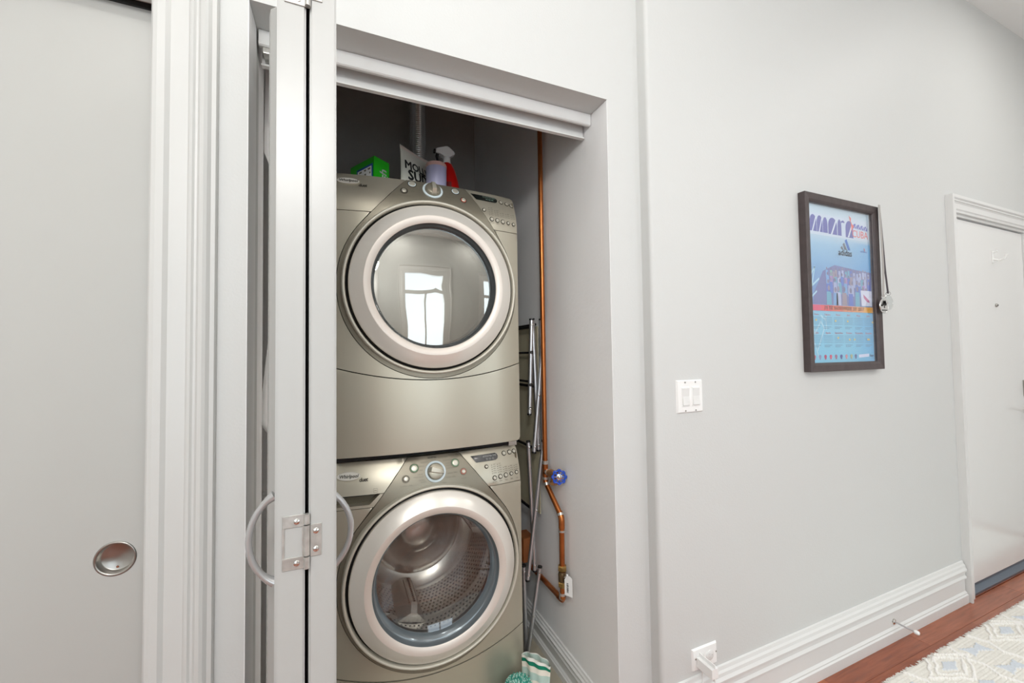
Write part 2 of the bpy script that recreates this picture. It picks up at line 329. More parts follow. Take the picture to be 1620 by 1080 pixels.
# entry door
pr = [(0, 0), (0, 0.012), (0.010, 0.014), (0.016, 0.018), (0.044, 0.018), (0.050, 0.021), (0.054, 0.026), (0.062, 0.024), (0.068, 0.031), (0.084, 0.031), (0.084, 0)]
struct(sweep_frame(pr, 3.045, 3.955, 2.03, YW).done('trim_2', M['trim']))
g = G(); g.box(3.045, 3.060, -0.047, 0.10, 0, 2.03); g.box(3.94, 3.955, -0.047, 0.10, 0, 2.03); g.box(3.06, 3.94, -0.047, 0.10, 2.015, 2.03); struct(g.done('trim_3', M['trim']))
d1 = struct(G().box(3.064, 3.936, -0.036, 0.008, 0.045, 2.009, 0.002).done('door_1', M['entry']))
struct(G().prism([(0.0, 0.0), (0.07, 0), (0.07, 0.012), (0.045, 0.026), (0.045, 0.036), (0.02, 0.040), (0.0, 0.040)], (3.06, 0.016, 0), (0, -1, 0), (0, 0, 1), (0.88, 0, 0)).done('trim_threshold', M['threshold']))
for z in (1.79, 1.03, 0.26):
    h = G().box(3.052, 3.070, -0.0405, -0.035, z-0.048, z+0.048, 0.0008, 1).done('hinge', M['hinge'], d1)
    G().tube([(3.059, -0.044, z-0.050), (3.059, -0.044, z+0.050)], 0.0055, 10).done('knuckle', M['hinge'], h)
hk = G().box(3.508, 3.526, -0.042, -0.036, 1.795, 1.865, 0.002).done('coat_hook', M['white_plastic'], d1)
G().tube([(3.517, -0.042, 1.815), (3.517, -0.062, 1.806), (3.517, -0.082, 1.812), (3.517, -0.094, 1.836)], 0.0055, 10).tube([(3.517, -0.042, 1.855), (3.517, -0.058, 1.862)], 0.005, 10).done('prong', M['white_plastic'], hk)
ph = G().disc_lathe([(0.010, 0), (0.010, 0.005), (0.0075, 0.008), (0.005, 0.0085)], (3.533, -0.036, 1.547), (0, -1, 0), 24).done('peephole', M['nickel'], d1, auto=30)
G().disc_lathe([(0.0045, 0), (0.004, 0.002)], (3.533, -0.0440, 1.547), (0, -1, 0), 16).done('lens', M['black'], ph)
lk = G().box(3.842, 3.905, -0.046, -0.036, 1.00, 1.10, 0.003).done('deadbolt_plate', M['nickel'], d1)
G().box(3.866, 3.882, -0.062, -0.046, 1.035, 1.065, 0.003).done('thumb_turn', M['nickel'], lk)
lv = G().disc_lathe([(0.030, 0), (0.030, 0.008), (0.014, 0.012), (0.012, 0.045)], (3.873, -0.036, 0.92), (0, -1, 0), 28).done('lever_handle', M['nickel'], d1, auto=30)
G().tube([(3.873, -0.078, 0.92), (3.81, -0.080, 0.92), (3.77, -0.076, 0.918)], 0.008, 10).done('lever', M['nickel'], lv)
# pocket door on the left with its casing
pr = [(0, 0), (0, 0.016), (0.004, 0.020), (0.012, 0.022), (0.026, 0.022), (0.034, 0.016), (0.066, 0.015), (0.070, 0.019), (0.076, 0.021), (0.080, 0.017), (0.084, 0.016), (0.090, 0.024), (0.098, 0.027), (0.104, 0.024), (0.110, 0.018), (0.118, 0.016), (0.120, 0.010), (0.120, 0)]
# the profile runs outward from the opening
g = G(); n = len(pr); v = []
for px, pz in ((-1.25, 0), (-1.25, 2.085), (-0.378, 2.085), (-0.378, 0)):
    for a, d in pr:
        v.append((px+(a if px > -1 else -a), -d, pz+(a if pz > 0 else 0)))
f = [(i*n+j, i*n+(j+1) % n, (i+1)*n+(j+1) % n, (i+1)*n+j) for i in range(3) for j in range(n)]+[tuple(range(n)), tuple(3*n+j for j in range(n))]
struct(g.add(v, f).done('trim_4', M['trim_left']))
g = G(); ring = []
d2 = struct(G().box(-1.25, -0.372, 0.030, 0.072, 0.008, 2.088).done('door_2', M['door']))
struct(G().box(-1.25, -0.378, 0.024, 0.08, 2.088, 2.10).done('trim_5', M['black']))
struct(G().box(-0.378, -0.372, 0.002, 0.024, 0, 2.10).done('trim_6', M['trim']))
cut = G().disc_lathe([(0.0325, -0.02), (0.0325, 0.02)], (-0.441, 0.031, 0.878), (0, -1, 0), 64).done('cutter', None)
bo = d2.modifiers.new('recess', 'BOOLEAN'); bo.operation = 'DIFFERENCE'; bo.object = cut; bo.solver = 'EXACT'
d2me = bpy.data.meshes.new_from_object(d2.evaluated_get(bpy.context.evaluated_depsgraph_get())); d2.modifiers.clear(); d2.data = d2me
bpy.data.objects.remove(cut)
fp = G().lathe([(0.0, -0.0120), (0.027, -0.0120), (0.0290, -0.0105), (0.0305, 0.0010), (0.0335, 0.0022), (0.0355, 0.0016), (0.036, 0.0)], (-0.441, 0.0297, 0.878), (0, -1, 0), 64).done('flush_pull', M['nickel'], d2, smooth=True)
G().disc_lathe([(0.003, 0), (0.0025, 0.0012)], (-0.441, 0.0415, 0.856), (0, -1, 0), 12).done('screw', M['chrome'], fp)

# ================================================================== bifold track and doors
tr = thing('door_track', 'white metal bifold track screwed under the closet header', 'track', (0.31, 0.12, 2.156))
prof = [(0.092, 2.155), (0.092, 2.118), (0.096, 2.115), (0.104, 2.115), (0.104, 2.119), (0.097, 2.121), (0.097, 2.151), (0.143, 2.151), (0.143, 2.095), (0.134, 2.093), (0.134, 2.088), (0.149, 2.088), (0.149, 2.155)]
G().prism(prof, (-0.196, 0, 0), (0, 1, 0), (0, 0, 1), (1.022, 0, 0)).done('channel', M['trim'], tr)
br = G().box(-0.188, -0.120, 0.099, 0.142, 2.100, 2.116, 0.002).done('pivot_bracket', M['hinge'], tr)
G().disc_lathe([(0.007, 0), (0.005, 0.003)], (-0.150, 0.120, 2.100), (0, 0, -1), 16).done('screw', M['chrome'], br)
bf = thing('bifold_door', 'white two-leaf bifold closet door standing folded open before the washer and dryer', 'door', (-0.08, -0.15, 0.0))
def leaf(p_front_out, p_front_in, p_far_in, p_far_out):
    g = G(); pl = [p_front_out, p_front_in, p_far_in, p_far_out]
    bm = bmesh.new(); vs = [bm.verts.new((x, y, 0.02)) for x, y in pl]; vt = [bm.verts.new((x, y, 2.083)) for x, y in pl]
    bm.faces.new(vs); bm.faces.new(vt)
    for i in range(4): bm.faces.new((vs[i], vs[(i+1) % 4], vt[(i+1) % 4], vt[i]))
    bmesh.ops.bevel(bm, geom=list(bm.edges), offset=0.0025, segments=2, affect='EDGES'); return g.bm(bm)
leafA = leaf((-0.086, -0.44), (-0.0475, -0.44), (-0.108, 0.085), (-0.148, 0.085)).done('leaf', M['bifold'], bf, auto=40)
leafB = leaf((-0.0425, -0.44), (-0.0055, -0.44), (-0.0655, 0.085), (-0.1030, 0.085)).done('leaf', M['bifold'], bf, auto=40)
# raised panel on the outer face of the first leaf
def facepoly(y0, y1, proud):
    fx = lambda y: -0.086+(-0.148+0.086)*(y+0.44)/0.525
    return [(fx(y0), y0), (fx(y0)-proud, y0+0.012), (fx(y1)-proud, y1-0.012), (fx(y1), y1)]
def panel(y0, y1, proud, z0, z1):
    pl = facepoly(y0, y1, proud); v = []; 
    for (z, k) in ((z0, 0), (z0+0.012, 1), (z1-0.012, 1), (z1, 0)):
        for i, (x, y) in enumerate(pl):
            x0 = -0.086+(-0.148+0.086)*(y+0.44)/0.525
            v.append((x if k else x0, y, z))
    f = [(r*4+i, r*4+i+1, (r+1)*4+i+1, (r+1)*4+i) for r in range(3) for i in range(3)]+[(r*4+3, r*4, (r+1)*4, (r+1)*4+3) for r in range(3)]
    return G().add(v, f)
panel(-0.130, -0.085, 0.0165, 0.05, 2.068).done('edge_strip', M['bifold'], leafA)
def pull(sx, x0, zc, depth, m, parent):
    P = []
    for i in range(25):
        t = -1+2*i/24; a = t*1.12; R0 = 0.0775/math.sin(1.12)
        P.append((x0+sx*(depth*(math.cos(a)-math.cos(1.12))/(1-math.cos(1.12))), -0.25, zc+R0*math.sin(a)))
    rs = [0.0056+0.0034*max(0, (abs(-1+2*i/24)-0.72)/0.28) for i in range(25)]
    o = G().tube(P, 0.006, 14, True, rs).done('pull_handle', m, parent, auto=50)
    return o
pull(-1, -0.1105, 0.972, 0.040, M['acrylic'], leafA)
pull(1, -0.0275, 0.970, 0.046, M['acrylic'], leafB)
for zc in (1.035, 1.866, 0.24):
    h = G(); y0, y1 = -0.4418, -0.4398
    h.box(-0.0765, -0.0485, y0, y1, zc+0.021, zc+0.0385, 0.0004, 1); h.box(-0.0765, -0.0485, y0, y1, zc-0.0385, zc-0.021, 0.0004, 1)
    h.box(-0.0765, -0.0735, y0, y1, zc-0.021, zc+0.021); h.box(-0.0510, -0.0485, y0, y1, zc-0.021, zc+0.021)
    hh = h.done('hinge', M['hinge'], bf)
    G().box(-0.0405, -0.0255, y0, y1, zc-0.024, zc+0.022, 0.0004, 1).done('small_plate', M['hinge'], hh)
    g = G()
    for a, b in ((0.0245, 0.0385), (-0.020, 0.0225), (-0.0385, -0.022)): g.tube([(-0.0450, -0.4435, zc+a), (-0.0450, -0.4435, zc+b)], 0.0042, 14)
    g.done('knuckle', M['hinge'], hh, auto=40)
    g = G()
    for x, z in ((-0.058, zc+0.029), (-0.058, zc-0.030), (-0.033, zc+0.012), (-0.033, zc-0.014)):
        g.disc_lathe([(0.0042, 0), (0.0038, 0.0012), (0.0015, 0.0016)], (x, -0.4418, z), (0, -1, 0), 14)
        g.box(x-0.003, x+0.003, -0.4436, -0.4433, z-0.0004, z+0.0004); 
    g.done('screws', M['chrome'], hh)['kind'] = 'stuff'

# ================================================================== washer and dryer
MX = 0.315; HW = 0.343
def make_machine(kind, z0, ztop, zc, label):
    dry = kind == 'dryer'
    t = thing(kind, label, kind, (MX, 0.75, z0))
    def Yf(u, z):
        q = max(0.0, z-(ztop-0.16)); q = min(q, 0.2)
        return 0.345+0.033*(u/HW)**2+0.05*(q/0.16)**2
    def P(u, z, w=0.0): return (MX+u, Yf(u, z)-w, z)
    def nrm(u, z):
        e = 1e-3; a = Vector(P(u+e, z))-Vector(P(u-e, z)); b = Vector(P(u, z+e))-Vector(P(u, z-e)); return a.cross(b).normalized()
    def inside(pt, poly):
        x, y = pt; c = False; j = len(poly)-1
        for i in range(len(poly)):
            if (poly[i][1] > y) != (poly[j][1] > y) and x < (poly[j][0]-poly[i][0])*(y-poly[i][1])/(poly[j][1]-poly[i][1])+poly[i][0]: c = not c
            j = i
        return c
    def patch(name, outline, m, holes=(), w=0.0, thick=0.014, step=0.022, parent=t, subtract=None, round_=0.0014):
        polys = [outline]+list(holes); pts = []; edges = []
        for pl in polys:
            dense = []
            for i in range(len(pl)):
                a = pl[i]; b = pl[(i+1) % len(pl)]; k = max(1, int(math.hypot(b[0]-a[0], b[1]-a[1])/step))
                dense += [(a[0]+(b[0]-a[0])*q/k, a[1]+(b[1]-a[1])*q/k) for q in range(k)]
            b0 = len(pts); pts += dense; edges += [(b0+i, b0+(i+1) % len(dense)) for i in range(len(dense))]
        us = [p[0] for p in outline]; zs = [p[1] for p in outline]
        u = min(us)+step*0.6
        while u < max(us):
            z = min(zs)+step*0.6
            while z < max(zs):
                if inside((u, z), outline) and not any(inside((u, z), h) for h in holes): pts.append((u, z))
                z += step
            u += step
        V2, _, F2, _, _, _ = delaunay_2d_cdt([Vector(p) for p in pts], edges, [], 0, 1e-5)
        keep = []
        for f in F2:
            cx = sum(V2[i][0] for i in f)/len(f); cz = sum(V2[i][1] for i in f)/len(f)
            if inside((cx, cz), outline) and not any(inside((cx, cz), h) for h in holes): keep.append(f)
        bm = bmesh.new(); vs = [bm.verts.new(P(p[0], p[1], w)) for p in V2]
        for f in keep:
            try: bm.faces.new([vs[i] for i in f])
            except ValueError: pass
        for q in [q for q in bm.verts if not q.link_faces]: bm.verts.remove(q)
        bmesh.ops.recalc_face_normals(bm, faces=bm.faces)
        if bm.faces and sum(f.normal.y*f.calc_area() for f in bm.faces) > 0: bmesh.ops.reverse_faces(bm, faces=bm.faces)
        for f in bm.faces: f.smooth = True
        be = [e for e in bm.edges if len(e.link_faces) == 1]
        r = bmesh.ops.extrude_edge_only(bm, edges=be)
        for q in r['geom']:
            if isinstance(q, bmesh.types.BMVert): q.co.y += thick
        side = {q for q in r['geom'] if isinstance(q, bmesh.types.BMFace)}
        for f in bm.faces:
            if f in side: f.smooth = False
        be = [e for e in be if e.is_valid]
        if round_: bmesh.ops.bevel(bm, geom=be, offset=round_, segments=2, affect='EDGES', clamp_overlap=True)
        me = bpy.data.meshes.new(name); bm.to_mesh(me); bm.free(); me.set_sharp_from_angle(angle=math.radians(50))
        return link(name, me, m, parent)
    # cabinet
    g = G(); zb = z0+(0.0 if dry else 0.0); g.box(MX-0.336, MX-0.330, 0.40, 1.12, z0+0.012, ztop-0.03); g.box(MX+0.330, MX+0.336, 0.40, 1.12, z0+0.012, ztop-0.03)
    g.box(MX-0.336, MX+0.336, 1.114, 1.12, z0+0.012, ztop-0.03); g.box(MX-0.330, MX+0.330, 0.40, 1.114, z0+0.012, z0+0.018)
    g.done('cabinet', M['cabinet'], t)
    G().box(MX-0.338, MX+0.338, 0.440, 1.122, ztop-0.03, ztop-0.0015, 0.004, 2).done('top_panel', M['platinum'], t)
    Rb = 0.328
    # curves
    arc = lambda a0, a1, r, k: [(r*math.cos(a0+(a1-a0)*i/k), zc+r*math.sin(a0+(a1-a0)*i/k)) for i in range(k+1)]
    tl = (-0.092, ztop-0.001); trr = (0.112 if not dry else 0.130, ztop-0.001)
    if not dry: trr = (0.094, ztop-0.001)
    def tangent(p, sg):
        d = math.hypot(p[0], p[1]-zc); ph = math.atan2(p[1]-zc, p[0]); al = math.acos(Rb/d); return ph+sg*al
    aL = tangent(tl, 1); aR = tangent(trr, -1)
    if aL < 0: aL += 2*PI
    key = [tl]+arc(aL, aR+2*PI, Rb, 90)+[trr]
    sc = lambda k: [(p[0]*k, zc+(p[1]-zc)*k) for p in arc(0, 2*PI, 1, 1)]
    hole = [(0.303*math.cos(2*PI*i/72), zc+0.303*math.sin(2*PI*i/72)) for i in range(72)]
    patch('bezel', key, M['platinum_dark'], [hole], 0.0015, 0.016)
    # point on the diagonals at a height
    def on_diag(side, z, off):
        p = tl if side < 0 else trr; a = aL if side < 0 else aR; q = (Rb*math.cos(a), zc+Rb*math.sin(a))
        if z < q[1]:
            x = math.sqrt(max(0, Rb*Rb-(z-zc)**2)); return (side*(x+off), z)
        k = (z-p[1])/(q[1]-p[1]); return (p[0]+(q[0]-p[0])*k+side*off, z)
    zsl = ztop-(0.146 if dry else 0.104); zsr = ztop-(0.160 if dry else 0.133)
    GP = 0.0022
    # lower seam: a shallow arc
    zm = 1.213 if dry else 0.187; zs = 1.265 if dry else 0.250
    seam = lambda u: zm+(zs-zm)*(u/HW)**2
    lo = [(-HW+2*HW*i/30, seam(-HW+2*HW*i/30)) for i in range(31)]
    keyg = []
    kk = arc(aL, aR+2*PI, Rb+GP, 90); keyg = [(tl[0]-GP, ztop+0.01)]+kk+[(trr[0]+GP, ztop+0.01)]
    zl_main = zsl-GP if dry else z0+0.787
    main = [(u, z+GP*0.8) for u, z in lo]+[(HW, zsr-GP)]+[on_diag(1, zsr-GP, -0.06), on_diag(-1, zl_main, -0.06)]+[(-HW, zl_main)]
    patch('front_panel', main, M['platinum'], [keyg], 0, 0.016)
    zb2 = z0+(0.003 if dry else 0.03)
    cr = 0.014
    low = [(-HW+cr, zb2), (HW-cr, zb2), (HW-0.004, zb2+0.004), (HW, zb2+cr)]+[(u, z-GP*0.8) for u, z in lo[::-1]]+[(-HW, zb2+cr), (-HW+0.004, zb2+0.004)]
    patch('lower_panel', low, M['platinum'], (), 0.001, 0.02)
    # console plates left and right of the bezel
    zt = ztop-0.001
    if dry: left = [(-HW, zsl), on_diag(-1, zsl, GP), (tl[0]-GP, zt), (-HW+0.012, zt), (-HW, zt-0.012)]
    else: left = [(-HW, zsl), on_diag(-1, zsl, GP), (tl[0]-GP, zt), (-HW+0.012, zt), (-HW, zt-0.012)]
    pl_ = patch('console_plate', left, M['platinum'], (), 0, 0.03)
    right = [on_diag(1, zsr, GP), (HW, zsr), (HW, zt-0.014), (HW-0.004, zt-0.004), (HW-0.014, zt), (trr[0]+GP, zt)]
    pr_ = patch('control_panel', right, M['platinum'], (), 0, 0.03)
    G().box(MX-0.334, MX+0.334, 0.446, 0.450, z0+0.03, zc-0.30).done('inner_front', M['gap_black'], t); G().box(MX-0.334, MX+0.334, 0.446, 0.450, zc+0.30, ztop-0.035).done('inner_front', M['gap_black'], t)  # near-black sheets put in so the panel seams look shaded
    # near-black ring standing in for the shaded gap around the door
    G().lathe([(0.304, -0.030), (0.304, 0.005), (0.285, 0.005)], (MX, 0.357, zc), (0, -1, 0), 72).done('door_gap_ring', M['gap_black'], t, smooth=True, fix=False)
    G().lathe([(0.3135, -0.030), (0.3130, 0.018), (0.3112, 0.0245), (0.3075, 0.0268), (0.3035, 0.0248), (0.3015, 0.018), (0.3010, -0.02)], (MX, 0.357, zc), (0, -1, 0), 96).done('bezel_rim', M['rim'], t, smooth=True, fix=False)
    # door
    d = G().lathe([(0.288, -0.02), (0.2925, 0.020), (0.2915, 0.0255), (0.2885, 0.0285), (0.270, 0.0425), (0.2490, 0.0545), (0.2470, 0.0555)], (MX, 0.357, zc), (0, -1, 0), 128).done('door', M['steel'], t, auto=40, fix=False)
    G().lathe([(0.2470, 0.0555), (0.2455, 0.0560), (0.2240, 0.0500), (0.2220, 0.0480)], (MX, 0.357, zc), (0, -1, 0), 128).done('inner_ring', M['satin'], d, auto=40, fix=False)
    G().lathe([(0.2220, 0.0480), (0.2195, 0.0440)]+([(0.2175, 0.036), (0.2150, 0.0345), (0.2120, 0.022), (0.2095, 0.018)] if dry else [(0.2165, 0.030), (0.2145, 0.0285), (0.2115, 0.028), (0.2060, 0.002), (0.2035, -0.002)]), (MX, 0.357, zc), (0, -1, 0), 128).done('door_well', M['well'] if dry else M['well_light'], d, smooth=True, fix=False)
    gl = [(0.211, 0.0195), (0.175, 0.0230), (0.13, 0.0258), (0.07, 0.0280), (0.0, 0.0288)] if dry else [(0.205, 0.0), (0.175, -0.012), (0.13, -0.022), (0.07, -0.029), (0.0, -0.031)]
    G().lathe(gl, (MX, 0.357, zc), (0, -1, 0), 96).done('door_glass', M['glass_dry'] if dry else M['glass_wash'], d, smooth=True, fix=False)
    # drum
    md = M['drum_grey'] if dry else M['drum']
    dr = G().lathe([(0.206, -0.020), (0.214, -0.040), (0.252, -0.075), (0.256, -0.095), (0.256, -0.16), (0.252, -0.165), (0.252, -0.175), (0.256, -0.18), (0.256, -0.36), (0.250, -0.40), (0.10, -0.415), (0.0, -0.415)], (MX, 0.357, zc), (0, -1, 0), 96).done('drum', md, t, smooth=True, fix=False)
    if not dry:
        # star shaped boss on the drum's back, baffles and rows of holes
        G().lathe([(0.20, 0), (0.19, 0.02), (0.15, 0.03), (0.10, 0.025), (0.085, 0.045), (0.05, 0.055), (0.0, 0.055)], (MX, 0.357+0.414, zc), (0, -1, 0), 64).done('drum_boss', M['drum'], dr, smooth=True)
        for k in range(3):
            a = math.radians(-105+120*k); ca, sa = math.cos(a), math.sin(a)
            g = G(); er = Vector((ca, 0, sa)); et = Vector((-sa, 0, ca)); pf = [(-0.055, 0.250), (-0.03, 0.215), (-0.012, 0.192), (0.012, 0.192), (0.03, 0.215), (0.055, 0.250)]
            v = []
            for y, sc_ in ((0.50, 0.55), (0.53, 1.0), (0.72, 1.0), (0.755, 0.7)):
                for p in pf: rad = 0.250-(0.250-p[1])*sc_; v.append(Vector((MX, y, zc))+er*rad+et*p[0])
            f = [(r*6+i, r*6+i+1, (r+1)*6+i+1, (r+1)*6+i) for r in range(3) for i in range(5)]+[tuple(range(6)), tuple(18+i for i in range(6))]
            b = g.add(v, f).done('baffle', M['drum'], dr, auto=35)
            g = G()
            for i in range(14):
                for j in (-1, 0, 1):
                    c = Vector((MX, 0.535+i*0.013, zc))+er*(0.1915 if j == 0 else 0.1985)+et*(0.016*j); g.disc_lathe([(0.0042, 0), (0.0042, 0.001)], c, (-er+et*0.6*j).normalized(), 8)
            g.done('perforations', M['hole'], b)['kind'] = 'stuff'
        g = G()
        for i in range(96):
            for j in range(16):
                a = 2*PI*(i+0.5*(j % 2))/96; y = 0.465+0.02*j
                if 0.508 < y < 0.545: continue
                er = Vector((math.cos(a), 0, math.sin(a))); et = Vector((-er.z, 0, er.x)); c = Vector((MX, y, zc))+er*0.2545; q = 0.0040
                g.add([c+et*q*math.cos(k*PI/3)+Vector((0, q*math.sin(k*PI/3), 0)) for k in range(6)], [tuple(range(6))])
        g.done('drum_holes', M['hole'], dr, fix=False)['kind'] = 'stuff'
    # ---- console furniture
    def on(u, z, prof, name, m, parent, n=24, auto=35):
        return G().disc_lathe(prof, P(u, z), nrm(u, z), n).done(name, m, parent, auto=auto)
    def write(items, name, m, parent, w=0.0019):
        g = G()
        for body, u, z, size, kw in items:
            v, f = text2d(body, size, **kw)
            rot = 0
            g.add([P(u+a, z+b, w) for a, b in v], f)
        return g.done(name, m, parent, fix=False)
    def shape(poly, name, m, parent, w=0.0025, thick=0.002): return patch(name, poly, m, (), w, thick, 0.02, parent, round_=0.0003)
    zk = 1.9115 if dry else 0.880
    br_ = zk-ztop
    kr = on(0.001, zk, [(0.0375, 0.0), (0.0375, 0.0035), (0.0360, 0.0045), (0.0305, 0.0045), (0.0300, 0.0020)], 'knob_ring', M['knob_ring'], t, 48)
    kb = on(0.001, zk, [(0.0295, 0.0), (0.0290, 0.010), (0.0265, 0.015), (0.0180, 0.0185), (0.0060, 0.0195)], 'knob', M['knob_face'], t, 48)
    nn = nrm(0, zk); ang = math.radians(92) if dry else math.radians(-17)
    xa = Vector((1, 0, 0)); xa = (xa-nn*xa.dot(nn)).normalized(); ya = nn.cross(xa)
    dirv = xa*math.cos(ang)+ya*math.sin(ang); sdv = nn.cross(dirv); c0 = Vector(P(0.001, zk))+nn*0.015
    v = []
    for a, wd, h in ((-0.0275, 0.0090, 0.002), (-0.0190, 0.0095, 0.0165), (0.012, 0.0075, 0.0150), (0.0285, 0.0040, 0.003)):
        for s_, hh in ((-1, -0.006), (-0.8, h), (0.8, h), (1, -0.006)): v.append(c0+dirv*a+sdv*wd*s_+nn*hh)
    f = [(r*4+i, r*4+i+1, (r+1)*4+i+1, (r+1)*4+i) for r in range(3) for i in range(3)]+[(0, 1, 2, 3), (12, 13, 14, 15)]
    G().add(v, f).done('grip', M['button'], kb, auto=35)
    c1 = c0+dirv*0.026
    v = [c1+dirv*a+sdv*b+nn*h for a, b, h in ((-0.006, -0.0042, 0.0075), (0.003, -0.0042, 0.001), (0.003, 0.0042, 0.001), (-0.006, 0.0042, 0.0075), (-0.006, -0.0042, -0.004), (0.003, -0.0042, -0.006), (0.003, 0.0042, -0.006), (-0.006, 0.0042, -0.004))]
    G().add(v, [(0, 1, 2, 3), (0, 4, 5, 1), (1, 5, 6, 2), (2, 6, 7, 3), (3, 7, 4, 0)]).done('pointer', M['black'], kb)
    dz = (lambda zd, zw: zd if dry else zw)
    for (u, z, r, ringm) in ((-0.073, dz(1.929, 0.898), 0.0125, 'green_ring'), (-0.104, dz(1.894, 0.867), 0.0095, None), (dz(0.089, 0.077), dz(1.924, 0.900), 0.0125, 'green_ring'), (dz(0.117, 0.105), dz(1.889, 0.868), 0.0090, 'red_ring')):
        on(u, z, [(r+0.0045, 0.0), (r+0.0042, 0.0016), (r+0.0016, 0.0019)], 'button_ring', M['legend_soft'] if not dry else M['ring_dark'], t)
        if ringm: on(u, z, [(r+0.0016, 0.0), (r+0.0014, 0.0022), (r-0.0002, 0.0024)], 'colour_ring', M[ringm if not dry else ('knob_ring' if ringm == 'green_ring' else 'red_ring')], t)
        on(u, z, [(r-0.001, 0.0015), (r-0.0015, 0.0050), (r*0.6, 0.0062), (r*0.2, 0.0058)], 'button', M['button'], t)
    for i, (u, z, r) in enumerate(((0.282, dz(1.913, 0.908), 0.0085), (0.308, dz(1.910, 0.909), 0.0085), (0.329, dz(1.907, 0.910), 0.0080)) + ((0.199, dz(1.862, 0.872), 0.0065),) + tuple((0.229+0.0245*k, dz(1.828-0.0015*k, 0.828+0.0015*k), 0.0080 if k < 3 else 0.0066) for k in range(5))):
        u = min(u, 0.333)
        on(u, z, [(r+0.0016, 0.0), (r+0.0014, 0.0014), (r+0.0004, 0.0016)], 'button_ring', M['ring_dark'], t, 20)
        on(u, z, [(r-0.0012, 0.0010), (r-0.0016, 0.0028), (r*0.6, 0.0034), (r*0.3, 0.0026)], 'small_button', M['button'], t, 20)
    # display
    du = 0.0 if dry else -0.012; dzz = dz(1.917, 0.903)
    poly = [(0.152+du, dzz+0.012), (0.172+du, dzz-0.012), (0.254+du, dzz-0.012), (0.262+du, dzz-0.008), (0.2655+du, dzz), (0.262+du, dzz+0.008), (0.254+du, dzz+0.012)]
    dp = shape(poly, 'display', M['lcd_dark'] if dry else M['lcd_grey'], t)
    write([('ESTIMATED TIME', 0.229+du, dzz+0.005, 0.0075, {}), ('88 88 88', 0.229+du, dzz-0.005, 0.0095, {'bold': 0.0002})], 'lettering', M['lcd_ink'] if dry else M['lcd_ink2'], dp, 0.0046)
    # legends
    L1 = []; L2 = []
    if dry:
        L1 += [('NORMAL', -0.004, zk+0.030, 0.0085, {'bold': 0.0002})]
        L2 += [('CASUAL', -0.036, zk+0.022, 0.0065, {}), ('DELICATE', -0.050, zk+0.012, 0.0065, {}), ('SUPER', -0.062, zk+0.001, 0.0065, {}), ('DELICATE', -0.060, zk-0.006, 0.0065, {}), ('SPEED DRY', -0.064, zk-0.016, 0.0065, {}),
               ('HEAVY DUTY', 0.042, zk+0.023, 0.0065, {}), ('BULKY ITEMS', 0.058, zk+0.012, 0.0065, {}), ('TIMED DRY', 0.064, zk-0.020, 0.0065, {}), ('LOW HEAT', 0.058, zk-0.030, 0.0065, {}), ('RACK DRY', 0.050, zk-0.038, 0.0065, {})]
    else:
        L1 += [('NORMAL', -0.006, zk+0.046, 0.0078, {'bold': 0.0002})]
        L2 += [('CASUAL', -0.004, zk+0.039, 0.006, {}), ('DELICATE', -0.035, zk+0.034, 0.0065, {}), ('WOOL', -0.046, zk+0.022, 0.0065, {}), ('SILK', -0.049, zk+0.010, 0.0065, {}), ('HAND', -0.054, zk-0.003, 0.0065, {}), ('WASHABLES', -0.060, zk-0.011, 0.0065, {}), ('QUICK', -0.050, zk-0.022, 0.0065, {}), ('WASH', -0.044, zk-0.029, 0.0065, {}),
               ('CLEAN WASHER', -0.012, zk-0.047, 0.0075, {}), ('SOAK', 0.030, zk-0.040, 0.0065, {}), ('RINSE / SPIN', 0.056, zk-0.024, 0.0065, {}), ('DRAIN / SPIN', 0.062, zk-0.011, 0.0065, {}), ('SANITARY', 0.058, zk+0.006, 0.0065, {}), ('WHITEST', 0.053, zk+0.022, 0.0065, {}), ('WHITES', 0.053, zk+0.014, 0.0065, {}), ('HEAVY DUTY', 0.050, zk+0.032, 0.0065, {}), ('BULKY ITEMS', 0.034, zk+0.043, 0.0065, {})]
    L2 += [('START', -0.073, dz(1.946, 0.917), 0.006, {}), ('CONTROL LOCK', -0.104, dz(1.874, 0.845), 0.0055, {}), ('OPTIONS', dz(0.089, 0.077), dz(1.942, 0.919), 0.006, {}), ('CANCEL', dz(0.117, 0.105), dz(1.872, 0.846), 0.0055, {})]
    for k, rows in enumerate((5, 5 if not dry else 4, 3, 3, 3)):
        for q in range(rows):
            zz = dz(1.846, 0.846)+q*0.0075
            L1.append(('.', 0.221+0.0245*k, zz+0.0025, 0.016, {'bold': 0.0004})); L2.append((('MORE', 'HIGH', 'MED', 'LOW', 'OFF')[q], 0.232+0.0245*k, zz, 0.0052, {}))
        L2.append((('MODIFY', 'TEMP', 'TIME', 'SPIN', 'SOIL')[k], 0.229+0.0245*k, dz(1.813, 0.814), 0.0055, {}))
    write(L1, 'lettering', M['legend'], t); write(L2, 'lettering', M['legend_soft'], t)
    # badge and model script
    ub, zb_ = -0.290, dz(1.9135, 0.893)
    bd = shape([(ub+0.037*math.cos(2*PI*i/40), zb_+0.0125*math.sin(2*PI*i/40)) for i in range(40)], 'badge', M['badge'], t, 0.004, 0.004)
    write([('Whirlpool', ub, zb_, 0.0145, {'shear': 0.25, 'bold': 0.0003})], 'lettering', M['legend'], bd, 0.0063)
    write([('duet', -0.243, dz(1.899, 0.879), 0.017, {'shear': 0.15, 'bold': 0.0005, 'spacing': 0.9})], 'lettering', M['legend'], t)
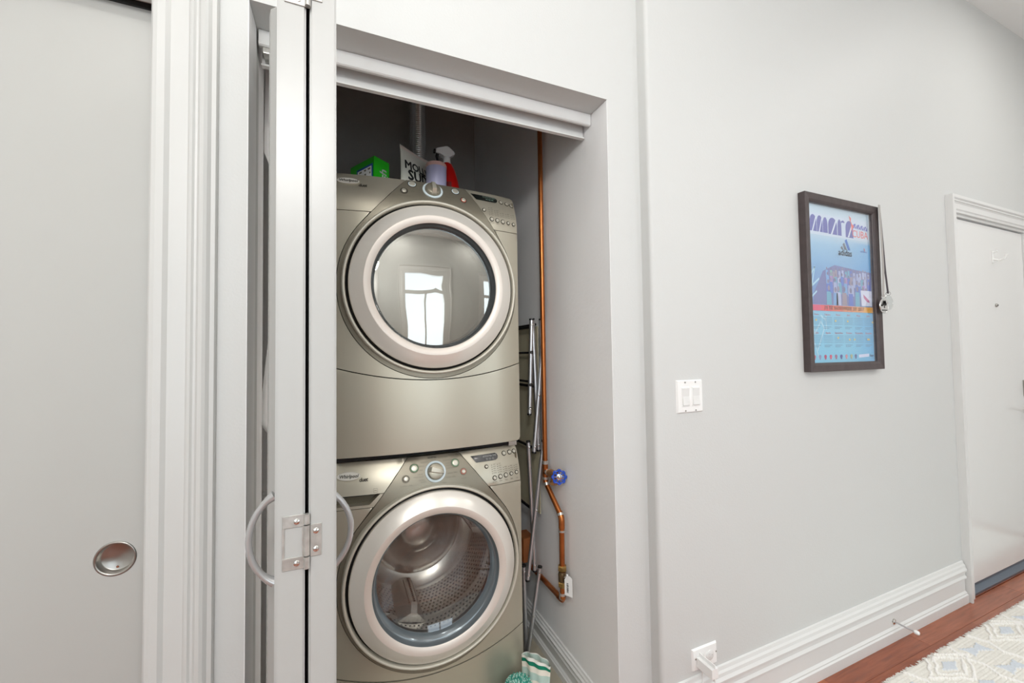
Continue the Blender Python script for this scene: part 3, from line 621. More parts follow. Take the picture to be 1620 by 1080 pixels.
    if not dry:
        sq = 0.0065; g = G(); c = (-0.205, 0.842)
        for a, b, c2, d_ in ((-sq, -sq+0.0007, -sq, sq), (sq-0.0007, sq, -sq, sq), (-sq, sq, sq-0.0007, sq), (-sq, sq, -sq, -sq+0.0007), (-0.004, 0.004, -0.0006, 0.0006)):
            g.add([P(c[0]+x, c[1]+z, 0.0005) for x, z in ((a, c2), (b, c2), (b, d_), (a, d_))], [(0, 1, 2, 3)])
        g.done('lettering', M['legend_soft'], t, fix=False)
        # finger recess under the detergent drawer with its pale lip
        zt_, zb3 = zsl-0.0015, z0+0.789
        a = on_diag(-1, zt_, GP); b = on_diag(-1, zb3, GP)
        patch('drawer_recess', [(-HW, zb3), b, a, (-HW, zt_)], M['cabinet'], (), -0.034, 0.004)
        patch('recess_lip', [(-HW, zb3), b, a, (a[0]-0.012, a[1]), (b[0]-0.013, zb3+0.009), (-HW, zb3+0.009)], M['platinum'], (), 0.0005, 0.034)
        patch('drawer_edge', [(-HW, zt_-0.004), (-0.215, zt_-0.004), (-0.200, zt_), (-HW, zt_)], M['black'], (), -0.010, 0.02)
    return t
make_machine('washer', 0.0, 0.935, 0.527, 'champagne front-loading washer with clear porthole, at the bottom of the stack')
make_machine('dryer', 0.957, 1.947, 1.547, 'champagne clothes dryer with mirrored porthole, stacked on top of the washer')
sk = thing('stacking_kit', 'dark metal stacking bracket showing in the slot between washer and dryer', 'bracket', (MX, 0.7, 0.936))
G().box(MX-0.325, MX+0.325, 0.410, 1.10, 0.936, 0.956, 0.002).done('rail', M['gap_black'], sk)
G().box(MX+0.300, MX+0.334, 0.392, 0.410, 0.938, 0.954, 0.001).done('clip', M['chrome'], sk)

# ================================================================== things on the dryer
ZT = 1.9465
bx = thing('detergent_box', 'bright green carton with a blue-edged white label on top of the dryer', 'box', (0.12, 0.66, ZT))
C = Vector((0.1225, 0.55, 0)); eL = Vector((-0.083, 0.149, 0)); eR = Vector((0.063, 0.050, 0)); eR = eR.normalized()*0.080; H = 0.145
def at(a, b, z): return C+eL*a+eR*b+Vector((0, 0, ZT+z))
bm = bmesh.new(); vs = [bm.verts.new(at(a, b, z)) for z in (0, H) for a, b in ((0, 0), (0, 1), (1, 1), (1, 0))]
for q in ((3, 2, 1, 0), (4, 5, 6, 7), (0, 1, 5, 4), (1, 2, 6, 5), (2, 3, 7, 6), (3, 0, 4, 7)): bm.faces.new([vs[i] for i in q])
bmesh.ops.bevel(bm, geom=list(bm.edges), offset=0.0012, segments=2, affect='EDGES'); G().bm(bm).done('carton', M['green'], bx, auto=40)
nL = (eR*-1).normalized(); nR = (eL*-1).normalized()
def pl(pts, off, face): return [at(a, 0, z)+nL*off if face == 'L' else at(0, a, z)+nR*off for a, z in pts]
G().add(pl([(0.05, 0.0), (0.05, 0.118), (0.72, 0.118), (0.72, 0.0)], 0.0006, 'L'), [(0, 1, 2, 3)]).done('label', M['label_blue'], bx, fix=False)
lb = G().add(pl([(0.10, 0.004), (0.10, 0.110), (0.68, 0.110), (0.68, 0.004)], 0.0009, 'L'), [(0, 1, 2, 3)]).done('label_field', M['paper'], bx, fix=False)
g = G()
for i in range(3):
    for j in range(5):
        a0 = 0.14+0.18*i; z = 0.098-0.017*j; g.add(pl([(a0, z), (a0, z+0.007), (a0+0.04+0.09*random.random(), z+0.007), (a0+0.03+0.09*random.random(), z)], 0.0012, 'L'), [(0, 1, 2, 3)])
g.done('lettering', M['legend_soft'], lb, fix=False)
v, f = text2d('Fresh', 0.050, bold=0.001, shear=0.1)
G().add([at(0, 0, 0.052+a)+eR.normalized()*0 + eR*(0.60-b*0+(-b/0.08)) + nR*0.001 for a, b in v], f).done('lettering', M['paper'], bx, fix=False)
G().add(pl([(0.84, 0.01), (0.84, 0.085), (0.87, 0.085), (0.87, 0.01)], 0.001, 'R'), [(0, 1, 2, 3)]).done('stripe', M['paper'], bx, fix=False)
# pouch
po = thing('detergent_pouch', 'white stand-up pouch with black playful lettering on top of the dryer', 'pouch', (0.33, 0.67, ZT))
A = Vector((0.238, 0.575, 0)); ex = Vector((0.205, 0.150, 0)).normalized(); ey = Vector((-ex.y, ex.x, 0)); Wd, Hh = 0.215, 0.230; NX, NZ = 16, 18
def pouch(u, s, side):
    """u 0..1 across, s 0..1 up; bulges out at the bottom"""
    bul = 0.036*(1-s)**0.8*math.sin(PI*min(1, max(0, u)))**0.6+0.0015
    wob = 0.004*math.sin(7*u+3*s)*math.sin(PI*s)
    sag = -0.006*math.sin(PI*u)*s
    inset = 0.010*math.sin(PI*s)*(1 if u < 0.5 else -1)*abs(2*u-1)
    return A+ex*(Wd*u+inset)+ey*((-bul if side else bul*0.9)+wob+0.02)+Vector((0, 0, ZT+0.001+Hh*s+sag))
v = [pouch(i/NX, j/NZ, sd) for sd in (1, 0) for j in range(NZ+1) for i in range(NX+1)]; n1 = (NX+1)*(NZ+1)
idx = lambda sd, i, j: sd*n1+j*(NX+1)+i
f = [(idx(sd, i, j), idx(sd, i+1, j), idx(sd, i+1, j+1), idx(sd, i, j+1)) for sd in (0, 1) for j in range(NZ) for i in range(NX)]
for i in range(NX): f += [(idx(0, i, 0), idx(0, i+1, 0), idx(1, i+1, 0), idx(1, i, 0)), (idx(0, i, NZ), idx(0, i+1, NZ), idx(1, i+1, NZ), idx(1, i, NZ))]
for j in range(NZ): f += [(idx(0, 0, j), idx(0, 0, j+1), idx(1, 0, j+1), idx(1, 0, j)), (idx(0, NX, j), idx(0, NX, j+1), idx(1, NX, j+1), idx(1, NX, j))]
G().add(v, f).done('pouch_body', M['bag'], po, smooth=True)
def pouch_text(body, u0, s0, size, m, **kw):
    vv, ff = text2d(body, size, **kw)
    G().add([pouch(u0+a/Wd, s0+b/Hh, 1)-ey*0.0012 for a, b in vv], ff).done('lettering', m, po, fix=False)
pouch_text("MOLLY'S", 0.475, 0.67, 0.047, M['ink'], bold=0.0016, spacing=0.98)
pouch_text('SUDS', 0.46, 0.49, 0.060, M['ink'], bold=0.0024)
pouch_text('OXYGEN WHITENER', 0.50, 0.33, 0.019, M['bag_ink2'], bold=0.0006)
pouch_text('Unscented & natural', 0.50, 0.24, 0.013, M['ink'])
g = G(); g.add([pouch(u, s, 1)-ey*0.0008 for u, s in [(i/12, 0.93) for i in range(13)]+[(i/12, 0.99) for i in range(13)]], [(i, i+1, i+14, i+13) for i in range(12)]).done('top_seal', M['bag_pink'], po, fix=False)
# canister
cn = thing('canister', 'lilac cylindrical canister with a pink lid on the dryer before the pouch', 'canister', (0.380, 0.60, ZT))
G().disc_lathe([(0.041, 0), (0.0435, 0.003), (0.0435, 0.155)], (0.380, 0.60, ZT+0.0005), (0, 0, 1), 48).done('body', M['lilac'], cn, auto=40)
G().disc_lathe([(0.0445, 0), (0.0445, 0.012), (0.042, 0.017), (0.034, 0.019)], (0.380, 0.60, ZT+0.1555), (0, 0, 1), 48).done('lid', M['pink'], cn, auto=40)
# trigger spray bottle
sp = thing('spray_bottle', 'red trigger spray bottle with white spray head at the back of the dryer top', 'bottle', (0.455, 0.66, ZT))
v = []; f = []; secs = [(0.0, 0.466, 0.040, 0.026), (0.006, 0.466, 0.042, 0.028), (0.08, 0.464, 0.039, 0.028), (0.14, 0.458, 0.034, 0.027), (0.185, 0.450, 0.028, 0.025), (0.208, 0.444, 0.022, 0.022), (0.216, 0.441, 0.016, 0.016)]
for h, cx, rx, ry in secs:
    for j in range(28):
        a = 2*PI*j/28; v.append((cx+rx*math.cos(a), 0.66+ry*math.sin(a), ZT+h))
for i in range(len(secs)-1):
    for j in range(28): f.append((i*28+j, i*28+(j+1) % 28, (i+1)*28+(j+1) % 28, (i+1)*28+j))
f += [tuple(range(28)), tuple((len(secs)-1)*28+j for j in range(28))]
bt = G().add(v, f).done('bottle_body', M['red'], sp, auto=50)
def bot(a, h, off):
    i = 0
    while i < len(secs)-2 and secs[i+1][0] < h: i += 1
    k = (h-secs[i][0])/(secs[i+1][0]-secs[i][0]); cx, rx, ry = [secs[i][q]+(secs[i+1][q]-secs[i][q])*k for q in (1, 2, 3)]
    return (cx+(rx+off)*math.cos(a), 0.66+(ry+off)*math.sin(a), ZT+h)
def wrap(a0, a1, h0, h1, off, name, m):
    G().add([bot(a0+(a1-a0)*i/8, h, off) for h in (h0, (h0+h1)/2, h1) for i in range(9)], [(r*9+i, r*9+i+1, (r+1)*9+i+1, (r+1)*9+i) for r in range(2) for i in range(8)]).done(name, m, sp, fix=False, smooth=True)
wrap(math.radians(195), math.radians(262), 0.012, 0.125, 0.0008, 'label', M['red_label'])
wrap(math.radians(236), math.radians(256), 0.058, 0.088, 0.0013, 'label_mark', M['ink']); wrap(math.radians(254), math.radians(266), 0.055, 0.068, 0.0013, 'label_mark', M['amber']); wrap(math.radians(214), math.radians(222), 0.08, 0.118, 0.0013, 'label_mark', M['paper'])
G().disc_lathe([(0.0165, 0), (0.0175, 0.004), (0.0165, 0.028)], (0.441, 0.66, ZT+0.214), (0, 0, 1), 28).done('collar', M['white_plastic'], sp, auto=40)
hd = [(-0.050, 0.013), (-0.051, 0.032), (-0.004, 0.050), (0.006, 0.050), (0.034, 0.028), (0.036, 0.019), (0.018, 0.010), (0.014, 0.0), (-0.016, 0.0), (-0.022, 0.010)]
bm = bmesh.new(); vf = [bm.verts.new((0.441+a, 0.645, ZT+0.240+b)) for a, b in hd]; vb = [bm.verts.new((0.441+a, 0.675, ZT+0.240+b)) for a, b in hd]
bm.faces.new(vf); bm.faces.new(vb[::-1])
for i in range(len(hd)): bm.faces.new((vf[i], vb[i], vb[(i+1) % len(hd)], vf[(i+1) % len(hd)]))
bmesh.ops.bevel(bm, geom=list(bm.edges), offset=0.003, segments=2, affect='EDGES'); G().bm(bm).done('spray_head', M['white_plastic'], sp, auto=40)
G().tube([(0.400, 0.66, ZT+0.258), (0.397, 0.66, ZT+0.240), (0.400, 0.66, ZT+0.222), (0.394, 0.66, ZT+0.205)], 0.006, 10, True, [0.008, 0.007, 0.006, 0.005]).done('trigger', M['black'], sp, auto=50)
G().tube([(0.391, 0.66, ZT+0.263), (0.382, 0.66, ZT+0.264)], 0.010, 14).done('nozzle', M['black'], sp, auto=40)
# flexible duct
du = G(); P_ = []; rs = []
k = 0; z = ZT-0.35
while z < 3.29:
    P_.append((0.432, 1.325, z)); rs.append(0.050 if k % 2 else 0.0440); z += 0.0060; k += 1
tag(du.tube(P_, 0.05, 28, True, rs).done('vent_duct', M['duct'], None), 'shiny ribbed foil vent duct rising behind the dryer', 'duct')

# ================================================================== pipes
pp = thing('water_pipe', 'copper water pipe with fittings running down the right closet wall', 'pipe', (0.805, 0.445, 0.33))
XR = 0.803; R_ = 0.0105
G().tube([(XR, 0.445, 3.28), (XR, 0.445, 0.835)], R_, 20).done('riser', M['copper'], pp, auto=50)
G().tube([(XR, 0.445, 0.835), (XR, 0.445, 0.765)], R_+0.0022, 20).tube([(XR, 0.448, 0.801), (XR, 0.418, 0.803)], R_+0.0022, 20).done('tee', M['copper'], pp, auto=50)
G().tube([(XR, 0.445, 0.846), (XR, 0.445, 0.832)], R_+0.003, 20).tube([(XR, 0.445, 0.778), (XR, 0.445, 0.768)], R_+0.003, 20).tube([(XR, 0.424, 0.803), (XR, 0.416, 0.803)], R_+0.003, 20).tube([(XR, 0.437, 0.754), (XR, 0.431, 0.744)], R_+0.003, 20).tube([(XR, 0.322, 0.668), (XR, 0.317, 0.660)], R_+0.003, 20).tube([(XR, 0.312, 0.606), (XR, 0.312, 0.599)], R_+0.003, 20).tube([(XR, 0.316, 0.362), (XR, 0.316, 0.338)], R_+0.0026, 20).done('solder_joints', M['solder'], pp, auto=50)
bend = [(XR, 0.445, 0.768), (XR, 0.443, 0.760), (XR, 0.438, 0.752), (XR, 0.322, 0.664), (XR, 0.315, 0.655), (XR, 0.312, 0.642), (XR, 0.312, 0.60)]
G().tube(bend, R_, 20).done('offset_run', M['copper'], pp, auto=50)
G().tube([(XR, 0.328, 0.669), (XR, 0.320, 0.662), (XR, 0.3145, 0.654), (XR, 0.312, 0.642), (XR, 0.312, 0.612)], R_+0.0018, 20).done('elbow', M['copper'], pp, auto=50)
G().tube([(XR, 0.312, 0.61), (XR, 0.314, 0.345), (XR, 0.316, 0.338), (XR, 0.322, 0.334), (XR, 0.60, 0.330)], R_, 20).done('drop_run', M['copper'], pp, auto=50)
G().tube([(XR, 0.314, 0.352), (XR, 0.3145, 0.342), (XR, 0.318, 0.335), (XR, 0.328, 0.3335), (XR, 0.345, 0.333)], R_+0.002, 20).done('elbow', M['copper'], pp, auto=50)
# gate valve with blue hand wheel on the branch
gv = G().tube([(XR, 0.420, 0.803), (XR, 0.395, 0.805)], 0.011, 20).tube([(XR, 0.397, 0.805), (XR, 0.345, 0.808)], 0.017, 20, True).tube([(XR, 0.372, 0.807), (XR, 0.372, 0.772)], 0.0125, 18).tube([(XR, 0.372, 0.776), (XR, 0.372, 0.766)], 0.0165, 6).done('gate_valve', M['valve_copper'], pp, auto=40)
WC = Vector((XR-0.004, 0.318, 0.811)); wn = Vector((-0.42, -0.90, 0.05)).normalized(); wu = Vector((0, 0, 1)); wu = (wu-wn*wu.dot(wn)).normalized(); ws = wn.cross(wu)
G().tube([(XR, 0.348, 0.808), WC-wn*0.004], 0.006, 12).done('valve_stem', M['brass'], gv)
ring = []
for i in range(65):
    a = 2*PI*i/64; r = 0.0258+0.0026*math.cos(8*a); ring.append(WC+wu*r*math.cos(a)+ws*r*math.sin(a))
g = G(); g.tube(ring, 0.0036, 10, False)
for i in range(8):
    a = 2*PI*i/8; g.tube([WC+(wu*math.cos(a)+ws*math.sin(a))*0.011, WC+(wu*math.cos(a)+ws*math.sin(a))*0.026], 0.0032, 8)
g.lathe([(0.0125, -0.004), (0.0135, 0.0), (0.012, 0.003)], WC, wn, 28)
g.done('hand_wheel', M['blue'], gv, auto=50)
g = G(); g.disc_lathe([(0.0125, -0.003), (0.0125, 0.0025), (0.0085, 0.0032)], WC, wn, 28); g.disc_lathe([(0.0055, 0.003), (0.0055, 0.006), (0.003, 0.0078)], WC, wn, 6); g.done('wheel_nut', M['chrome'], gv, auto=40)
# inline stop valve with two brass nuts
sv = G().disc_lathe([(0.0135, 0), (0.0160, 0.006), (0.0165, 0.032), (0.0135, 0.040)], (XR, 0.313, 0.404), (0, 0, 1), 24).done('stop_valve', M['bronze'], pp, auto=40)
for zz, s_ in ((0.447, 1), (0.385, -1)):
    G().disc_lathe([(0.0150, 0), (0.0180, 0.004), (0.0180, 0.018), (0.0150, 0.022)] if s_ > 0 else [(0.0150, 0), (0.0180, 0.004), (0.0180, 0.018), (0.0150, 0.022)], (XR, 0.313, zz), (0, 0, 1), 6).done('nut', M['brass'], sv)
G().tube([(XR, 0.313, 0.424), (XR-0.002, 0.285, 0.423)], 0.0075, 16).tube([(XR-0.002, 0.291, 0.423), (XR-0.002, 0.281, 0.423)], 0.010, 6).done('drain_cap', M['bronze'], sv, auto=40)
tg = thing('barcode_tag', 'white barcode tag hanging from the brass stop valve', 'tag', (0.795, 0.262, 0.41))
T0 = Vector((0.7935, 0.247, 0.380)); tw = Vector((0.020, -0.0005, 0)); 
tx = Vector((0.018, -0.030, 0)).normalized(); tz = Vector((0.0, 0.0, 1)); tn = tx.cross(tz)
T0 = Vector((0.790, 0.274, 0.378))
tagpoly = [(0.0, 0.0), (0.033, 0.0), (0.033, 0.068), (0.024, 0.076), (0.010, 0.076), (0.0, 0.058)]
tgc = G().prism(tagpoly, T0, tx, tz, tn*0.0006).done('card', M['paper'], tg)
g = G(); z = 0.012
while z < 0.048:
    h = random.choice((0.0008, 0.0014, 0.002)); g.add([T0+tx*a+tz*b+sg_*tn*0.0008 for sg_ in (1,) for a, b in ((0.009, z), (0.017, z), (0.017, z+h), (0.009, z+h))], [(0, 1, 2, 3)]); g.add([T0+tx*a+tz*b-tn*0.0003 for a, b in ((0.009, z), (0.017, z), (0.017, z+h), (0.009, z+h))], [(0, 1, 2, 3)]); z += h+random.choice((0.0008, 0.0013))
for a in (0.022, 0.0255):
    for j in range(4):
        g.add([T0+tx*(a+p)+tz*(0.02+0.009*j+q)-tn*0.0003 for p, q in ((0, 0), (0.001, 0), (0.001, 0.006), (0, 0.006))], [(0, 1, 2, 3)])
g.done('barcode', M['ink'], tgc, fix=False)
G().tube([T0+tx*0.016+tz*0.070, (0.799, 0.272, 0.452), (0.801, 0.288, 0.436), (0.799, 0.294, 0.428)], 0.0014, 8).tube([(0.799, 0.268, 0.452), (0.806, 0.284, 0.446)], 0.004, 8).done('clear_tie', M['white_plastic'], tg, auto=60)

# ================================================================== folded drying rack
rk = thing('drying_rack', 'folded aluminium scissor drying rack leaning in the gap beside the machines', 'rack', (0.71, 0.60, 0.0))
def bar(x0, z0, x1, z1, y, r=0.0085): return G().tube([(x0, y, z0), (x1, y, z1)], r, 12)
K_ = (1.107+0.475)/(1.107+0.36); sx = lambda x: x*K_; sz = lambda z: 1.3+(z-1.3)*K_
bars = [(0.706, 1.439, 0.691, 1.061, 0), (0.7185, 1.442, 0.737, 0.911, 1), (0.757, 1.361, 0.708, 0.909, 0), (0.692, 0.951, 0.712, 0.438, 1), (0.752, 0.950, 0.672, 0.418, 0), (0.664, 0.469, 0.669, 0.10, 1), (0.727, 0.459, 0.660, 0.10, 0)]
for (x0, z0, x1, z1, k) in bars:
    y = 0.471+0.0185*k; x0, x1, z0, z1 = sx(x0), sx(x1), sz(z0), max(sz(z1), 0.006)
    a = Vector((x0, y, z0)); b = Vector((x1, y, z1)); d = (a-b).normalized()
    o = G().tube([a, b], 0.0088, 14).done('tube', M['aluminium'], rk, auto=50)
    G().tube([a-d*0.004, a+d*0.003], 0.0098, 14).done('end_cap', M['black'], o, auto=50); G().tube([b+d*0.004, b-d*0.003], 0.0098, 14).done('end_cap', M['black'], o, auto=50)
    for q in (0.024/(a-b).length, 0.5 if abs(x0-x1) > 0.03 else None, 1-0.024/(a-b).length):
        if q is None: continue
        c = a+(b-a)*q; G().disc_lathe([(0.0048, 0.0082), (0.0044, 0.0102), (0.002, 0.0112)], (c.x, c.y, c.z), (0, -1, 0), 12).done('rivet', M['chrome'], o, auto=40)
for z, x in ((1.307, 0.7005), (1.178, 0.6957)): G().disc_lathe([(0.007, 0.006), (0.007, 0.012), (0.0035, 0.014)], (sx(x), 0.471, sz(z)), (0, -1, 0), 14).done('knob', M['black'], rk, auto=40)
G().tube([(sx(0.6925), 0.4615, sz(1.085)), (sx(0.6925), 0.4625, sz(1.085))], 0.0066, 14).done('hook_notch', M['black'], rk)
G().tube([(0.8185, 0.495, 1.452), (0.8185, 0.495, 0.93)], 0.0075, 12).done('tube', M['aluminium'], rk, auto=50)
G().tube([(0.8185, 0.495, 1.449), (0.8185, 0.495, 1.456)], 0.0085, 12).done('end_cap', M['black'], rk, auto=50)
# crossbars running back into the closet and the nylon panel tied between them
for x, z, r in ((0.780, 1.420, 0.0058), (0.790, 1.430, 0.0058), (0.780, 1.306, 0.0048), (0.774, 1.178, 0.005), (0.782, 1.158, 0.006), (0.780, 0.888, 0.006), (0.772, 0.622, 0.006)):
    G().tube([(x, 0.492, z), (x, 0.98, z)], r, 10).done('crossbar', M['black'], rk, auto=50)
G().box(0.8045, 0.8075, 0.500, 0.98, 0.60, 1.424, 0.001, 1).done('nylon_panel', M['olive'], rk)
# pipe bracket block
wb = thing('wood_block', 'rough brown timber block fixed to the closet wall behind the drying rack', 'block', (0.80, 0.66, 0.33))
G().box(0.770, 0.8275, 0.61, 0.70, 0.345, 0.455, 0.002, 1).done('block', M['timber'], wb)
G().box(0.752, 0.7695, 0.625, 0.665, 0.30, 0.44, 0.002, 1).done('cleat', mat('fresh_timber', srgb(196, 116, 44), 0.6, vary=0.2, vscale=20), wb)

# ================================================================== striped mop mitt with chenille roll
mt = thing('cleaning_mitt', 'striped green and white cleaning mitt bunched on the closet floor against the rack', 'mitt', (0.70, 0.31, 0.0))
A0 = Vector((0.618, 0.344, 0)); B0 = Vector((0.689, 0.243, 0)); ex = (B0-A0).normalized(); Wm = (B0-A0).length; ey = Vector((-ex.y, ex.x, 0)); NX, NZ = 20, 22; Hm = 0.135
def mitt(u, s, side):
    b = 0.020*(math.sin(PI*u)**0.5)*(0.6+0.6*(1-s)); ins = -0.012*(1-s)*(2*u-1); top = 0.012*(1-(2*u-1)**2)*s
    wr = 0.005*math.sin(8*u+2+2*s)*math.sin(5*s+1)+0.003*math.sin(17*u+6*s)
    lean = 0.035*s
    return A0+ex*(Wm*u+ins+0.010*(1-s))+ey*((-b if side else b)+wr+lean)+Vector((0, 0, 0.004+Hm*s+top))
v = [mitt(i/NX, j/NZ, sd) for sd in (1, 0) for j in range(NZ+1) for i in range(NX+1)]; n1 = (NX+1)*(NZ+1)
f = [(sd*n1+j*(NX+1)+i, sd*n1+j*(NX+1)+i+1, sd*n1+(j+1)*(NX+1)+i+1, sd*n1+(j+1)*(NX+1)+i) for sd in (0, 1) for j in range(NZ) for i in range(NX)]
for j in range(NZ):
    for i in (0, NX): f.append((j*(NX+1)+i, (j+1)*(NX+1)+i, n1+(j+1)*(NX+1)+i, n1+j*(NX+1)+i))
for i in range(NX):
    f.append((i, i+1, n1+i+1, n1+i))
me = bpy.data.meshes.new('mitt_body'); me.from_pydata([tuple(q) for q in v], [], f)
uv = me.uv_layers.new(name='UVMap')
for lp in me.loops:
    k = lp.vertex_index % n1; uv.data[lp.index].uv = ((k % (NX+1))/NX*Wm, (k//(NX+1))/NZ*Hm)
link('mitt_body', me, M['mitt'], mt, True)
def band(s0, s1, off, name, m):
    vv = []; 
    for s in (s0, (s0+s1)/2, s1):
        for i in range(NX+1): vv.append(mitt(i/NX, s, 1)-ey*off)
        for i in range(NX, -1, -1): vv.append(mitt(i/NX, s, 0)+ey*off)
    w = 2*(NX+1); ff = [(r*w+i, r*w+(i+1) % w, (r+1)*w+(i+1) % w, (r+1)*w+i) for r in range(2) for i in range(w)]
    G().add(vv, ff).done(name, m, mt, smooth=True)
band(0.86, 0.945, 0.0012, 'green_band', M['mitt_green']); band(0.945, 1.01, 0.003, 'white_hem', M['cream'])
# the chenille roll: hundreds of little loops along a spiral
def tufts(pts_fn, count, r, name, m, parent):
    g = G()
    for i in range(count):
        c, nrm_ = pts_fn(i/count); a = nrm_.orthogonal().normalized(); b = nrm_.cross(a); t = random.random()*6.28; w = a*math.cos(t)+b*math.sin(t)
        L = r*random.uniform(0.7, 1.3); q = w*0.0016
        tip = c+nrm_*L+w.cross(nrm_)*random.uniform(-0.003, 0.003)
        s2 = nrm_.cross(w)*0.0016
        g.add([c+q+s2, c-q+s2, c-q-s2, c+q-s2, tip+q*0.8+s2*0.8, tip-q*0.8+s2*0.8, tip-q*0.8-s2*0.8, tip+q*0.8-s2*0.8], [(0, 1, 5, 4), (1, 2, 6, 5), (2, 3, 7, 6), (3, 0, 4, 7), (4, 5, 6, 7)])
    o = g.done(name, m, parent, fix=False); o['kind'] = 'stuff'; return o
RC = Vector((0.598, 0.285, 0.060)); rax = Vector((0.40, 0.90, -0.25)).normalized(); ra = rax.orthogonal().normalized(); rb = rax.cross(ra)
def spiral(t):
    k = random.random(); a = t*PI*7; r = 0.008+0.044*t; d = (ra*math.cos(a)+rb*math.sin(a))
    if random.random() < 0.45: return RC+d*r-rax*0.034, (-rax+d*0.3).normalized()
    return RC+d*0.048+rax*(k-0.5)*0.07, d
G().tube([RC-rax*0.034, RC+rax*0.04], 0.048, 20).done('chenille_roll', M['teal'], mt, auto=50)
tufts(spiral, 1700, 0.009, 'chenille_loops', M['teal'], mt); tufts(spiral, 900, 0.010, 'chenille_loops', M['mint'], mt)
def skirt(t):
    x = 0.64+0.10*t; p = Vector((x, 0.26-0.06*t+0.02*random.random(), 0.006+0.03*random.random()*(1 if t < 0.3 or t > 0.85 else 0.35))); return p, Vector((random.uniform(-0.4, 0.4), -0.8, 0.5)).normalized()
tufts(skirt, 900, 0.010, 'chenille_loops', M['teal'], mt); tufts(skirt, 400, 0.010, 'chenille_loops', M['mint'], mt)

# ================================================================== white things hung in the left of the closet
hb = thing('white_board', 'tall white board with a slanted corner standing inside the closet behind the folded door', 'board', (-0.12, 0.31, 0.0))
G().prism([(-0.208, 2.40), (-0.214, 1.925), (-0.206, 1.905), (-0.170, 1.80), (-0.170, 0.001), (-0.08, 0.001), (-0.08, 2.40)], (0, 0.300, 0), (1, 0, 0), (0, 0, 1), (0, 0.022, 0)).done('board', M['white_plastic'], hb)
wc = thing('laundry_cloth', 'crumpled white cloth hung over the tall white board inside the closet', 'cloth', (-0.15, 0.29, 1.1))
v = []; rows = [(1.36, -0.198), (1.28, -0.206), (1.20, -0.213), (1.14, -0.219), (1.118, -0.221), (1.09, -0.206), (1.05, -0.18)]
for z, x in rows:
    for i in range(7): v.append((x+(0.10*i/6), 0.290+0.008*math.sin(i*1.9+z*9)*(1 if i else 0.3), z-0.01*i*(0.3 if z < 1.1 else 0)))
f = [(r*7+i, r*7+i+1, (r+1)*7+i+1, (r+1)*7+i) for r in range(6) for i in range(6)]
o = G().add(v, f).done('drape', M['cloth'], wc, smooth=True); sm = o.modifiers.new('thick', 'SOLIDIFY'); sm.thickness = 0.004

# ================================================================== corridor wall things
sw = thing('light_switch', 'white double rocker light switch plate on the corridor wall', 'light switch', (1.112, YW, 1.146))
def plate(x0, x1, z0, z1, y, d, bev=0.004):
    v = [(x0, y, z0), (x1, y, z0), (x1, y, z1), (x0, y, z1), (x0+bev, y-d, z0+bev), (x1-bev, y-d, z0+bev), (x1-bev, y-d, z1-bev), (x0+bev, y-d, z1-bev)]
    return G().add(v, [(4, 5, 6, 7), (0, 1, 5, 4), (1, 2, 6, 5), (2, 3, 7, 6), (3, 0, 4, 7), (3, 2, 1, 0)])
plate(1.053, 1.172, 1.090, 1.203, YW, 0.0065).done('plate', M['white_plastic'], sw)
for xc in (1.0895, 1.1365):
    rf = G().box(xc-0.0175, xc+0.0175, YW-0.0085, YW-0.006, 1.113, 1.180, 0.0008, 1).done('rocker_frame', M['white_plastic'], sw)
    G().add([(xc-0.0150, YW-0.0085, 1.116), (xc+0.0150, YW-0.0085, 1.116), (xc+0.0150, YW-0.0085, 1.177), (xc-0.0150, YW-0.0085, 1.177), (xc-0.0150, YW-0.0125, 1.1185), (xc+0.0150, YW-0.0125, 1.1185), (xc+0.0150, YW-0.0090, 1.148), (xc-0.0150, YW-0.0090, 1.148), (xc-0.0150, YW-0.0108, 1.175), (xc+0.0150, YW-0.0108, 1.175)],
            [(4, 5, 6, 7), (7, 6, 9, 8), (0, 1, 5, 4), (8, 9, 2, 3), (0, 4, 7), (0, 7, 3), (7, 8, 3), (1, 6, 5), (1, 2, 6), (6, 2, 9)]).done('rocker', M['rocker'], rf)
    for z in (1.195, 1.098): G().disc_lathe([(0.003, 0), (0.0028, 0.001)], (xc, YW-0.0065, z), (0, -1, 0), 12).done('screw', M['nickel'], sw)
ou = thing('wall_outlet', 'white horizontal wall outlet plate above the corridor baseboard', 'outlet', (1.148, YW, 0.257))
plate(1.091, 1.205, 0.222, 0.294, YW, 0.006).done('plate', M['white_plastic'], ou)
for xc in (1.126, 1.170):
    rc = G().disc_lathe([(0.0172, 0), (0.0168, 0.0022), (0.0155, 0.0028)], (xc, YW-0.0055, 0.258), (0, -1, 0), 32).done('receptacle', M['rocker'], ou, auto=40)
    G().box(xc-0.008, xc-0.001, YW-0.0086, YW-0.0083, 0.2625, 0.2645).box(xc-0.008, xc-0.001, YW-0.0086, YW-0.0083, 0.2515, 0.2535).disc_lathe([(0.0025, 0), (0.0025, 0.0003)], (xc+0.008, YW-0.0083, 0.258), (0, -1, 0), 12).done('slots', M['slot'], rc)
for x in (1.104, 1.199): G().disc_lathe([(0.0028, 0), (0.0026, 0.001)], (x, YW-0.006, 0.262), (0, -1, 0), 12).done('screw', M['nickel'], ou)
ch = thing('charger', 'white phone charger block plugged into the wall outlet', 'charger', (1.121, -0.085, 0.25))
bm = bmesh.new(); bmesh.ops.create_cube(bm, size=1)
for q in bm.verts: q.co = (1.121+q.co.x*0.028, -0.0850+q.co.y*0.062, 0.2525+q.co.z*0.055)
bmesh.ops.bevel(bm, geom=[e for e in bm.edges if abs((e.verts[0].co-e.verts[1].co).y) > 0.01], offset=0.0125, segments=8, affect='EDGES')
G().bm(bm).done('charger_body', M['white_plastic'], ch, auto=30)
